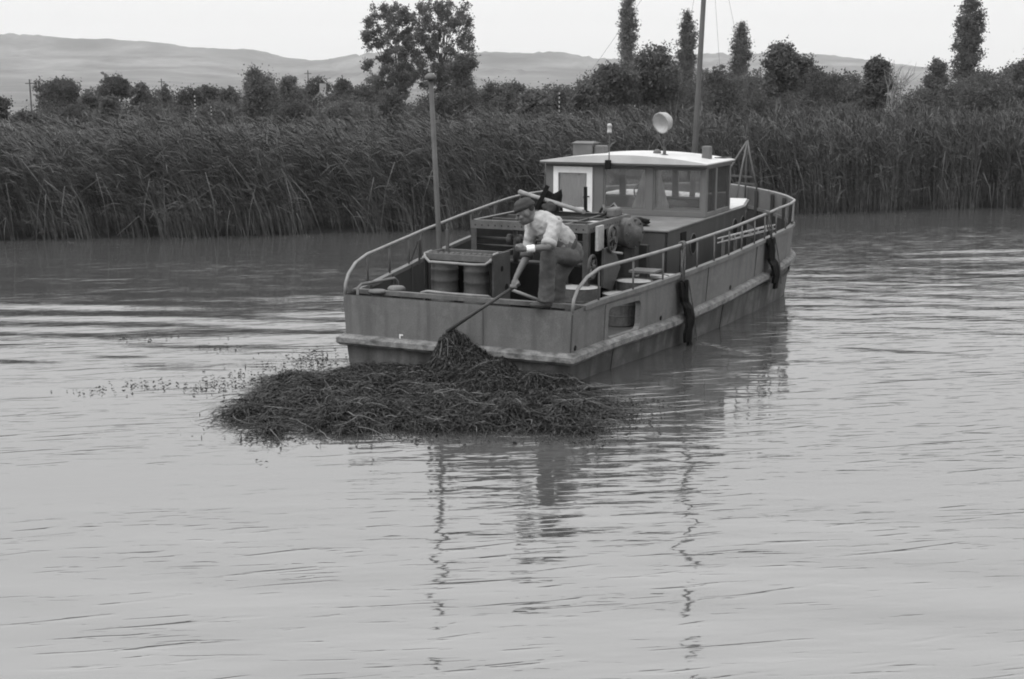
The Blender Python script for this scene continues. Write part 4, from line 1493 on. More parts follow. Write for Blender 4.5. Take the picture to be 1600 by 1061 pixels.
mb.lathe((-.05, 1.72, 1.4), [(.06, 0), (.07, .02), (.05, .05), (.02, .06)], 10)
mb.build('governor', M['iron'], frame, FB, smooth=True)
MB().tube([(.25, 1.7, 1.2), (.3, 1.9, .95), (.3, 2.1, .8)], .02, 6).build('pipe', M['iron'], frame, FB, smooth=True)
for k in range(3):
    MB().tube([(.45 + .09 * k, 1.66, .7), (.45 + .09 * k, 1.66, 1.25 - .06 * k)], .012, 6).build('lever', M['iron'], frame, FB, smooth=True)

# hand winch on the frame's starboard side
WBs = (1.05, 2.0, DECK)
winch = empty('hand_winch', 'hand winch with spoked wheels and rounded motor casing beside the machinery frame', 'winch', base=WBs)
MB().box((.97, 1.66, 1.2), (1.0, 1.86, 1.48)).build('mounting_plate', M['kegtop'], winch, WBs)
MB().extrude([(1.02, 1.72, .78), (1.02, 2.02, .70), (1.02, 2.3, .95), (1.02, 2.05, 1.22), (1.02, 1.74, 1.22)], (.03, 0, 0)).build('cheek_plate', M['iron'], winch, WBs)


def wheel(c, r, nsp, axis, name, m, tube=.018):
    c, axv = Vector(c), Vector(axis).normalized()
    s = axv.orthogonal().normalized()
    t = axv.cross(s)
    mb = MB()
    mb.tube([c + (s * math.cos(2 * math.pi * k / 28) + t * math.sin(2 * math.pi * k / 28)) * r for k in range(29)], tube, 8, cap=False)
    for k in range(nsp):
        a = 2 * math.pi * k / nsp
        mb.tube([c, c + (s * math.cos(a) + t * math.sin(a)) * r], tube * .7, 6)
    mb.lathe(c - axv * .04, [(.03, 0), (.03, .08)], 10, axv)
    return mb.build(name, M[m], winch, WBs, smooth=True)


wheel((1.07, 1.95, 1.31), .15, 5, (1, .03, 0), 'crank_wheel', 'iron', .016)
MB().tube([(1.10, 1.86, 1.17), (1.24, 1.82, 1.17)], .014, 8).build('crank_handle', M['rail'], winch, WBs, smooth=True)
wheel((.95, 1.62, 1.02), .13, 4, (1, .03, 0), 'gear_wheel', 'iron', .018)
MB().lathe((.78, 2.82, 1.30), [(.06, -.02), (.15, -.01), (.16, .06), (.175, .09), (.18, .2), (.165, .26), (.19, .265), (.19, .30), (.10, .31), (.08, .36), (.02, .37)], 22, (.95, -.3, 0)).build('motor_casing', M['keg'], winch, WBs, smooth=True)
for k in range(8):
    a = 2 * math.pi * k / 8
    axv = Vector((.95, -.3, 0)).normalized()
    s = axv.orthogonal().normalized()
    t = axv.cross(s)
    MB().lathe(Vector((.78, 2.82, 1.30)) + axv * .30 + (s * math.cos(a) + t * math.sin(a)) * .16, [(.016, 0), (.016, .025)], 6, axv).build('bolt', M['iron'], winch, WBs)
for v, u in ((.85, 2.9), (1.0, 2.75), (1.12, 2.95)):
    MB().box((v - .05, u - .05, DECK), (v + .05, u + .05, 1.14)).build('leg', M['dark'], winch, WBs)
MB().lathe((.70, 2.85, 1.30), [(.2, -.02), (.2, .04)], 20, (.95, -.3, 0)).build('brake_band', M['black'], winch, WBs, smooth=True)
MB().box((.74, 2.62, 1.48), (.86, 2.86, 1.60)).build('filler_neck', M['pale_iron'], winch, WBs, bevel=.03)
for k, (v0, u0, v1, u1) in enumerate(((.62, 2.9, .85, 2.85), (.5, 3.05, .62, 2.9))):
    MB().tube([(v0, u0, 1.5), ((v0 + v1) / 2, (u0 + u1) / 2 + .04, 1.63 - .04 * k), (v1, u1, 1.52)], .018, 6).build('hose', M['iron' if k else 'pale_iron'], winch, WBs, smooth=True)
# flat plate on a stand ahead of the kegs
mb = MB().box((1.1, 2.45, .86), (1.42, 2.75, .885)).box((1.2, 2.55, DECK), (1.3, 2.65, .86))
o = mb.build('small_platform', M['cabtop'], None, (1.26, 2.6, DECK), boat=True)
setp(o, 'small flat platform on a stand between the winch and the cabin wall', 'platform')

# drum rack with its bumper bars and tall post
RB = (-.16, .66, DECK)
rack = empty('drum_rack', 'steel rack with bumper bars holding two drums at the stern', 'rack', base=RB)
rx0, rx1, ru0, ru1, rz0, rz1 = -.585, .235, .47, .90, .70, 1.24
mb = MB().box((rx0, ru0, rz1 - .075), (rx1, ru0 + .02, rz1)).box((rx0, ru1 - .02, rz1 - .075), (rx1, ru1, rz1))
mb.box((rx0, ru0 + .0205, rz1 - .075), (rx0 + .02, ru1 - .0205, rz1))
mb.build('top_frame', M['pale_iron'], rack, RB, bevel=.004)
mb = MB()
for k in range(12):
    mb.ellipsoid((rx0 + .05 + .066 * k, ru0 + .045 + rnd.uniform(0, .03), rz1 + .0), (.03, .03, .014))
setp(mb.build('dried_dirt', M['iron'], rack, RB, smooth=True), kind='stuff')
MB().box((rx0, ru0, rz0 - .05), (rx1, ru1, rz0 - .02)).build('shelf', M['dark'], rack, RB)
MB().box((rx1, ru0, .5), (rx1 + .02, ru1, rz1 + .01)).build('side_plate', M['iron'], rack, RB)
for u, z, r in ((.68, 1.08, .032), (.80, .86, .04)):
    MB().lathe((rx1 + .021, u, z), [(r, -.0), (r, .003)], 12, (1, 0, 0)).build('side_plate_hole', M['black'], rack, RB)
MB().box((rx0, ru1 - .015, rz0), (rx1, ru1 - .005, rz1 - .08)).build('back_plate', M['oil'], rack, RB)
for x, u in ((rx0, ru0), (rx0, ru1 - .03), (rx1 - .031, ru0)):
    MB().box((x, u, DECK), (x + .03, u + .03, rz1 - .076)).build('leg', M['black'], rack, RB)
pts = [bp(674, 392, .62), bp(664, 396, .50), bp(664, 401, .44), bp(671, 409, .38), bp(700, 411, .36), bp(740, 414, .36), bp(758, 414, .38), bp(766, 408, .44), bp(772, 398, .62), bp(778, 396, .75)]
MB().tube(pts, .016, 8).build('upper_bumper_bar', M['rail'], rack, RB, smooth=True)
pts = [bp(672, 468, .55), bp(660, 463, .46), bp(659, 457, .40), bp(668, 455, .36), bp(705, 459, .34), bp(745, 462, .34), bp(762, 463, .38), bp(768, 467, .5)]
MB().tube(pts, .016, 8).build('lower_bumper_bar', M['rail'], rack, RB, smooth=True)
a, b = bp(687, 392, .86), bp(673, 124, .86)
MB().tube([(a.x, a.y, DECK), a, b], [.032, .031, .027], 12).build('post', M['drum_post'], rack, RB, smooth=True)
MB().lathe(b, [(.045, -.01), (.06, 0), (.068, .02), (.06, .045), (.03, .065), (.01, .07)], 14).build('post_cap', M['pale_iron'], rack, RB, smooth=True)
MB().bar((a.x + .09, a.y + .02, rz1 - .05), (a.x + .09, a.y + .02, rz1 + .22), .03, .03).build('stub_post', M['dark_post'], rack, RB)

for cxp, lab in ((695, 'dark banded steel drum in the rack, the one nearer the lamp post'), (746, 'dark banded steel drum in the rack, the one nearer the man')):
    c = bp(cxp, 430, .66)
    b0 = (c.x, .66, rz0 - .02)
    root = empty('steel_drum', lab, 'drum', 'drums in the stern rack', base=b0)
    H = .49
    prof = [(.150, 0), (.156, .005), (.156, .02), (.150, .025)]
    for k in range(1, 4):
        z = H * k / 4
        prof += [(.150, z - .012), (.157, z), (.150, z + .012)]
    prof += [(.150, H - .03), (.157, H - .02), (.157, H), (.148, H), (.146, H - .012), (.0, H - .012)]
    MB().lathe(b0, prof, 26).build('shell', M['drum'], root, b0, smooth=True)
    MB().lathe((b0[0] + .07, b0[1], b0[2] + H - .012), [(.025, 0), (.025, .015)], 8).build('bung', M['iron'], root, b0)

# kegs on the starboard quarter
for px, py, z, r, lab in ((906, 448, .80, .235, 'large grey keg nearest the man at the stern'),
                          (969, 458, .72, .205, 'low keg right against the starboard bulwark'),
                          (991, 438, .80, .215, 'pale keg behind the low keg, left of the far pair'),
                          (1018, 431, .80, .215, 'keg third from the stern along the bulwark'),
                          (1046, 430, .78, .20, 'farthest keg, half hidden by the bulwark beside the cabin')):
    a, b = (px - W_PX / 2) / F_PX, (H_PX / 2 - py) / F_PX
    d = Vector((a, math.cos(PITCH) + b * math.sin(PITCH), -math.sin(PITCH) + b * math.cos(PITCH)))
    w_ = Vector((0, 0, CAM_H)) + d * ((z - CAM_H) / d.z)
    l_ = _BRI @ (w_ - BOAT_O)
    l_.x = min(l_.x, half(l_.y) - r - .07)
    b0 = (l_.x, l_.y, DECK)
    H = z - DECK
    root = empty('keg', lab, 'keg', 'kegs on the starboard quarter', base=b0)
    MB().lathe(b0, [(r * .94, 0), (r, .01), (r, H * .32), (r * 1.02, H * .34), (r, H * .36), (r, H * .66), (r * 1.02, H * .68), (r, H * .7), (r, H - .015), (r * 1.015, H - .008), (r * 1.015, H), (r * .97, H), (r * .96, H - .012), (0, H - .012)], 28).build('shell', M['keg'], root, b0, smooth=False)
    MB().lathe((b0[0], b0[1], DECK + H - .0115), [(r * .955, 0), (r * .94, .004), (0, .006)], 28).build('lid', M['kegtop'], root, b0)

# long pipe, stakes and bundles on the machinery frame
b0 = bp(862, 316, 3.0)
o = MB().tube([bp(812, 300, 3.55), bp(822, 303, 3.5), bp(912, 331, 2.45)], [.034, .028, .028], 10).build('long_pipe', M['rail'], None, b0, smooth=True, boat=True)
setp(o, 'long pale pipe lying aslant over the machinery frame behind the man', 'pipe')
b0 = bp(915, 335, 3.1)
o = MB().bar(bp(915, 345, 3.1), bp(915, 292, 3.1), .035, .035).bar(bp(915, 330, 3.09), bp(924, 334, 3.09), .03, .03).build('iron_stake', M['black'], None, b0, boat=True)
setp(o, 'black upright iron stake in front of the wheelhouse door', 'stake')
b0 = bp(832, 325, 3.08)
o = MB().bar(bp(832, 340, 3.08), bp(856, 290, 3.08), .03, .05).build('iron_stake', M['black'], None, b0, boat=True)
setp(o, 'dark slanting stake beside the white-framed door, above the man', 'stake')


def bundle(name, label, cat, c, r, m, seed, n=26, amp=.22):
    """crumpled cloth: a folded, uneven heap with a flat base"""
    g = np.random.default_rng(seed)
    ks = g.normal(size=(7, 3)) * 9
    ph = g.uniform(0, 6.28, 7)
    mb = MB().ellipsoid((0, 0, 0), (1, 1, 1), n, 14)
    out = []
    for p in mb.v:
        d = 1 + amp * sum(math.sin(float(np.dot(k, p)) * .45 + q) for k, q in zip(ks, ph)) / 3
        z = p.z * r[2] * d
        out.append(Vector((c[0] + p.x * r[0] * d, c[1] + p.y * r[1] * d, max(c[2], c[2] + r[2] * .35 + z))))
    mb.v = out
    o = mb.build(name, M[m], None, c, smooth=True, boat=True)
    return setp(o, label, cat)


p = bp(866, 329, 3.0)
bundle('bundle', 'dark bundle of sacking behind the man\'s back on the frame', 'bundle', (p.x, 2.9, fz + .012), (.10, .10, .09), 'dark', 31)
p = bp(847, 312, 3.7)
bundle('bundle', 'dark bundle at the foot of the white-framed door', 'bundle', (p.x, 4.0, CZ + .031), (.16, .2, .30), 'oil', 32)
p = bp(975, 345, 4.4)
bundle('cloth_heap', 'pale crumpled cloth at the after edge of the cabin top', 'cloth', (p.x, 3.95, CZ + .031), (.22, .22, .07), 'cloth', 33, amp=.3)
p = bp(1003, 348, 4.2)
bundle('jacket', 'black crumpled jacket lying beside the pale cloth on the cabin top', 'jacket', (p.x, 3.98, CZ + .031), (.19, .12, .06), 'black', 34, amp=.35)

# white slatted boards on the side deck
for k, (v0, u0, v1, u1, z) in enumerate(((1.55, 4.75, 1.78, 6.75, .99), (1.62, 5.15, 1.85, 6.85, .99))):
    mb = MB()
    A, Bq = Vector((v0, u0, z)), Vector((v1, u1, z))
    b0 = ((v0 + v1) / 2, (u0 + u1) / 2, DECK)
    o = empty('white_ladder', ('white boarding ladder lying along the side deck, inner one', 'white boarding ladder along the side deck, the one against the rail')[k], 'ladder', 'ladders on the side deck', base=b0)
    for dz in (0, .06):
        MB().bar(A + Vector((0, 0, dz)), Bq + Vector((0, 0, dz)), .016, .014).build('side_bar', M['kegtop'], o, b0)
    for j in range(6):
        q = A.lerp(Bq, .08 + .168 * j)
        MB().bar(q, q + Vector((0, 0, .06)), .015, .04, up=(0, 1, 0)).build('rung', M['kegtop'], o, b0)
    for t in (.1, .9):
        q = A.lerp(Bq, t)
        MB().box((q.x - .02, q.y - .02, DECK), (q.x + .02, q.y + .02, z - .016)).build('support', M['post'], o, b0)


# fenders hung from the rail
def fender(label, u, z_top, z_bot, w, n_strip, seed, rail_u):
    g = np.random.default_rng(seed)
    b = half(u)
    b0 = (b, u, z_bot)
    root = empty('hanging_fender', label, 'fender', 'fenders hung over the starboard side', base=b0)
    # rope round the rail, falling to the fender
    mb = MB()
    for k in range(4):
        c = Vector((half(rail_u), rail_u + .02 * k - .03, railz(rail_u)))
        mb.tube([c + Vector((.034 * math.cos(a), .004 * k, .034 * math.sin(a))) for a in np.linspace(0, 6.28, 11)], .011, 6, cap=False)
    for k in range(3):
        a = Vector((half(rail_u) + .03, rail_u + .02 * (k - 1), railz(rail_u)))
        e = Vector((b + .05, u + .03 * (k - 1), z_top))
        mid = a.lerp(e, .5) + Vector((.02 * g.normal(), .03 * g.normal(), -.02))
        mb.tube([a, mid, e], .011, 6)
    mb.build('rope', M['rope'], root, b0, smooth=True)
    for s in range(n_strip):
        vs, fs = [], []
        uu = u + (s - (n_strip - 1) / 2) * w * .5
        N = 12
        shift = .30 * (z_top - z_bot)
        zl = z_bot + (0 if s == n_strip - 1 else g.uniform(.03, .12))
        for i in range(N + 1):
            t = i / N
            z = z_top + (zl - z_top) * t
            x = half(uu) * (.982 if z < rubz(uu) - .1 else 1.0) + .035 + .03 * math.sin(t * 3 + s) * .4
            if abs(z - rubz(uu)) < .16:
                x = half(uu) + .115 - .03 * abs(z - rubz(uu)) / .16
            elif z < rubz(uu):
                x = half(uu) + .075
            y = uu + shift * t * (.55 + .12 * s) + .012 * g.normal()
            ww = w * (.5 + .06 * g.normal())
            for dx, dy in ((-.018, -ww), (.018, -ww), (.03, 0), (.018, ww), (-.018, ww)):
                vs.append((x + dx, y + dy, z))
        for i in range(N):
            for k in range(5):
                q = (k + 1) % 5
                fs.append((i * 5 + k, i * 5 + q, (i + 1) * 5 + q, (i + 1) * 5 + k))
        fs += [(4, 3, 2, 1, 0), tuple(N * 5 + k for k in range(5))]
        MB().add(vs, fs).build('rubber_strip', M['rubber'], root, b0)
    # tail rope
    MB().tube([(b + .07, u + .13, z_top - .02), (b + .12, u + .24, z_bot + .35), (b + .13, u + .34, z_bot + .05)], .009, 5).build('tail_rope', M['rope'], root, b0)
    return root


fender('long ragged black fender hanging from the rail into the water', 2.46, .80, -.02, .15, 2, 41, 2.5)
fender('shorter black fender hanging from the rail near the bow', 5.50, 1.0, .28, .19, 2, 42, 5.4)
# a broken-off handle leaning on the stern rail to port
b0 = (-1.55, 2.35, .85)
o = MB().tube([bp(640, 412, 2.2), bp(653, 376, 2.2)], .012, 6).tube([bp(655, 414, 2.25), bp(656, 374, 2.25)], .014, 6).build('oar_crutch', M['pole_dark'], None, b0, boat=True)
setp(o, 'dark forked stick leaning on the port hand rail', 'stick')


# ------------------------------------------------------------------ the man
def remeshed(mb, name, material, parent, base, voxel, smooth_it=4, wrinkle=None):
    o = mb.build(name, None, None, base)
    md = o.modifiers.new('r', 'REMESH')
    md.mode = 'VOXEL'
    md.voxel_size = voxel
    if smooth_it:
        ms = o.modifiers.new('s', 'SMOOTH')
        ms.factor = 0.5
        ms.iterations = smooth_it
    dg = bpy.context.evaluated_depsgraph_get()
    me = bpy.data.meshes.new_from_object(o.evaluated_get(dg))
    bpy.data.objects.remove(o)
    if wrinkle:
        n = len(me.vertices)
        co = np.empty(n * 3, dtype=np.float32)
        no = np.empty(n * 3, dtype=np.float32)
        me.vertices.foreach_get('co', co)
        me.vertices.foreach_get('normal', no)
        co, no = co.reshape(-1, 3), no.reshape(-1, 3)
        g = np.random.default_rng(wrinkle[2])
        d = np.zeros(n)
        for _ in range(10):
            k = g.normal(size=3) * wrinkle[1]
            d += .64 - np.abs(np.sin(co @ k * .5 + g.uniform(0, 6.28) + 1.2 * np.sin(co @ (g.normal(size=3) * wrinkle[1] * .4))))
        co = co + no * (d / 10 * wrinkle[0] * 2)[:, None]
        me.vertices.foreach_set('co', co.astype(np.float32).ravel())
        me.update()
    me.name = name
    me.polygons.foreach_set('use_smooth', np.ones(len(me.polygons), dtype=bool))
    me.materials.clear()
    return link_mesh(name, me, material, parent)


def build_man():
    pelvis = bp(890, 396, .40)
    chest = bp(851, 351, .15)
    neck = bp(837, 341, .08)
    head = bp(821, 332, .02)
    lsh, rsh = bp(868, 347, .05), bp(832, 354, .24)
    lel, lwr, lha = bp(856, 386, -.13), bp(824, 389, -.24), bp(804, 389, -.27)
    rel, rwr, rha = bp(822, 403, .08), bp(806, 434, -.06), bp(804, 444, -.09)
    lhip, rhip = pelvis + Vector((.05, -.09, -.02)), pelvis + Vector((-.03, .09, -.04))
    lkn, lan = bp(857, 398, .02), bp(852, 468, .0)
    rkn, ran = bp(872, 436, .36), bp(872, 488, .42)
    lan = Vector((lan.x, .01, .90))
    ran = Vector((ran.x, .42, DECK + .09))
    base = (pelvis.x, .25, DECK)
    root = empty('person', 'man in cap, pale shirt and work trousers stooping over the stern with a pole', 'person', base=base)
    fd = Vector((-.80, -.42, -.40)).normalized()             # where the face points
    up = (Vector((-.2, -.1, 1)) - fd * Vector((-.2, -.1, 1)).dot(fd)).normalized()
    sd = fd.cross(up)                                          # his right
    Rm = Matrix((sd, fd, up)).transposed()

    def H(x, y, z):
        return head + Rm @ Vector((x, y, z))
    b = MB()
    # head: skull, jaw, nose, brow, ears, lips
    b.ellipsoid(H(0, -.012, .022), (.076, .095, .098), 20, 14, Rm)
    b.ellipsoid(H(0, .032, -.055), (.052, .06, .065), 16, 10, Rm)
    b.ellipsoid(H(0, .07, -.088), (.026, .022, .022), 10, 8, Rm)
    b.cone(H(0, .088, .006), H(0, .108, -.026), .010, .016)
    b.ellipsoid(H(0, .098, -.062), (.024, .012, .008), 10, 6, Rm)
    for s in (-1, 1):
        b.ellipsoid(H(s * .03, .078, .018), (.024, .014, .009), 8, 6, Rm)
        b.ellipsoid(H(s * .04, .062, -.025), (.024, .022, .02), 8, 6, Rm)
        b.ellipsoid(H(s * .078, -.005, -.012), (.012, .022, .034), 10, 8, Rm)
    b.cone(H(0, -.03, -.06), neck + (chest - neck) * .35, .058, .066)
    b.cone(chest, pelvis, .125, .115)
    b.cone(lsh, rsh, .06, .06)
    b.cone(lsh, lel, .050, .042)
    b.cone(rsh, rel, .050, .042)
    b.cone(lel, lwr, .042, .027)
    b.cone(rel, rwr, .041, .027)
    b.cone(lhip, lkn, .075, .055)
    b.cone(lkn, lan, .05, .035)
    b.cone(rhip, rkn, .075, .055)
    b.cone(rkn, ran, .05, .035)

    def hand(wr, ha, grip_axis, thumb_dir, thumb_side):
        """closed hand: palm, four fingers curled round grip_axis, thumb from the side of the palm"""
        f = (ha - wr).normalized()
        ax = (grip_axis - f * grip_axis.dot(f)).normalized()
        nrm = f.cross(ax)
        if nrm.dot(thumb_dir) < 0:
            nrm = -nrm
        c = wr + f * .055
        Rh = Matrix((ax, f, nrm)).transposed()
        b.ellipsoid(c, (.040, .05, .020), 14, 10, Rh)
        b.cone(wr - f * .01, c, .027, .026)
        for i, (L, k) in enumerate(((.9, -1.5), (1.0, -.5), (.96, .5), (.78, 1.5))):
            s0 = c + ax * (k * .0195) + f * .036
            k1 = s0 + (f * .028 + nrm * .012) * L
            k2 = k1 + (f * -.002 + nrm * .030) * L
            k3 = k2 + (f * -.026 + nrm * .004) * L
            b.cone(s0, k1, .0105, .010, 8)
            b.cone(k1, k2, .010, .0095, 8)
            b.cone(k2, k3, .0095, .0085, 8)
        t0 = c + ax * thumb_side * .034 - f * .018
        t1 = t0 + ax * thumb_side * .014 + f * .022 + nrm * .018
        t2 = t1 + f * .020 + nrm * .018 - ax * thumb_side * .016
        b.cone(t0, t1, .013, .0115, 8)
        b.cone(t1, t2, .0115, .009, 8)
    pole_a, pole_b = bp(697, 519, -.42), bp(806, 447, -.10)
    pd = (pole_b - pole_a).normalized()
    hand(lwr, lha, Vector((.15, -.5, .85)), Vector((-.2, .3, -.5)), 1)
    hand(rwr, rha, pd, Vector((-.3, -.9, -.1)), 1)
    remeshed(b, 'body', M['skin'], root, base, .009, 2)

    # hair below the cap
    hr = MB()
    hr.ellipsoid(H(0, -.052, .022), (.074, .055, .055), 16, 10, Rm)
    remeshed(hr, 'hair', M['hair'], root, base, .012, 2)
    # flat cloth cap with a soft brim edge
    cp = MB()
    cp.ellipsoid(H(0, -.015, .062), (.094, .118, .050), 20, 12, Rm)
    cp.ellipsoid(H(0, -.012, .096), (.084, .100, .052), 20, 12, Rm)
    cp.ellipsoid(H(0, .075, .052), (.062, .030, .014), 16, 8, Rm)
    remeshed(cp, 'cap', M['cap'], root, base, .009, 3, (.003, 60, 3))
    # eyes
    for s in (-1, 1):
        MB().ellipsoid(H(s * .03, .083, .004), (.011, .006, .007), 10, 6, Rm).build('eye', M['black'], root, base, smooth=True)

    # shirt: body, shoulders, sleeves with rolled cuffs, collar, hanging front and tail
    s = MB()
    s.cone(chest + Vector((0, 0, .0)), pelvis + Vector((-.03, -.02, .06)), .140, .122, 18)
    s.cone(lsh + (rsh - lsh) * .1, rsh, .082, .080, 14)
    s.cone(chest.lerp(neck, .4), pelvis.lerp(chest, .35) + Vector((.02, .05, .05)), .118, .115, 16)
    le = lsh.lerp(lel, .80)
    s.cone(lsh, le, .070, .074, 14)
    re = rsh.lerp(rel, .86)
    s.cone(rsh, re, .068, .064, 14)
    fr_ = chest + Vector((-.16, -.02, -.14))
    s.cone(chest + Vector((-.07, -.02, -.03)), fr_, .075, .05, 12)
    s.cone(neck.lerp(chest, .1), neck.lerp(chest, .5), .080, .095, 14)
    shirt = remeshed(s, 'shirt', M['shirt'], root, base, .009, 2, (.016, 34, 5))
    for e, d0, r in ((le, (lel - lsh).normalized(), .078), (re, (rel - rsh).normalized(), .067)):
        c = MB()
        c.lathe(e - d0 * .01, [(r * .7, 0), (r * 1.0, .004), (r * 1.03, .03), (r * .98, .055), (r * .72, .06)], 16, d0)
        c.build('rolled_cuff', M['shirt'] if r > .075 else M['trousers'], shirt, base, smooth=True)  # right cuff takes dark cloth: the sleeve's shade put into its colour
    co = MB()
    nd = (head - chest).normalized()
    co.lathe(neck.lerp(chest, .12), [(.074, -.02), (.084, .0), (.078, .022), (.070, .028), (.066, .01)], 16, nd)
    co.build('collar', M['shirt'], shirt, base, smooth=True)

    # trousers
    t = MB()
    t.cone(pelvis + (chest - pelvis).normalized() * .07, pelvis, .135, .15, 18)
    t.ellipsoid(pelvis + Vector((.0, .01, -.01)), (.130, .140, .12), 18, 12)
    t.cone(lhip, lkn, .096, .078, 16)
    t.cone(lkn, lkn.lerp(lan, .5), .083, .080, 16)
    t.tube([lkn, lkn.lerp(lan, .5), Vector((lan.x, lan.y, .872))], [.078, .078, .084], 18)
    t.cone(rhip, rkn, .096, .076, 16)
    t.tube([rkn, rkn.lerp(ran, .5), Vector((ran.x, ran.y, DECK + .06))], [.075, .078, .085], 18)
    remeshed(t, 'trousers', M['trousers'], root, base, .011, 2, (.014, 34, 9))
    MB().lathe(pelvis + (chest - pelvis).normalized() * .085, [(.139, -.018), (.147, -.015), (.147, .015), (.139, .018)], 20, chest - pelvis).build('belt', M['cap'], root, base, smooth=True)
    # bandage on the left wrist
    d0 = (lwr - lel).normalized()
    MB().lathe(lwr - d0 * .075, [(.028, 0), (.037, .002), (.039, .02), (.036, .04), (.038, .06), (.034, .082), (.024, .084)], 16, d0).build('wrist_bandage', M['bandage'], root, base, smooth=True)
    # shoes: the left one on the stern plate, the right one on the deck
    for an, zf, d in ((lan, .803, Vector((-.75, -.55, 0)).normalized()), (ran, DECK, Vector((-.8, -.3, 0)).normalized())):
        sh = MB()
        sh.ellipsoid(Vector((an.x, an.y, zf + .05)) - d * .02, (.055, .06, .05), 14, 10)
        q = Matrix((d, Vector((-d.y, d.x, 0)), Vector((0, 0, 1)))).transposed()
        sh.ellipsoid(Vector((an.x, an.y, zf + .038)) + d * .065, (.115, .046, .036), 18, 10, q)
        sh.cone((an.x, an.y, zf + .05), (an.x, an.y, zf + .13), .05, .048)
        remeshed(sh, 'shoe', M['shoe'], root, base, .010, 2)
    # the pole in his right hand
    b0 = pole_a
    o = MB().tube([pole_a, pole_a.lerp(pole_b, .5) + Vector((0, 0, .006)), pole_b + pd * .05], [.021, .019, .017], 10).build('wooden_pole', M['pole_dark'], None, b0, smooth=True, boat=True)
    setp(o, 'dark wet pole held by the man, slanting down to the weed heap', 'pole')
    b0 = bp(821, 461, .2)
    o = MB().tube([bp(800, 453, .16), bp(850, 472, .30)], .017, 8).build('wooden_bar', M['rail'], None, b0, smooth=True, boat=True)
    setp(o, 'pale bar lying behind the stern plate at the man\'s foot', 'bar')
    b0 = bp(780, 395, 0)
    o = MB().tube([lha + Vector((-.01, 0, .0)), bp(780, 396, .1), bp(768, 401, .36)], .006, 5).build('cord', M['rope'], None, b0, boat=True)
    setp(o, 'thin cord from the man\'s bandaged hand to the drum rack', 'cord')


build_man()


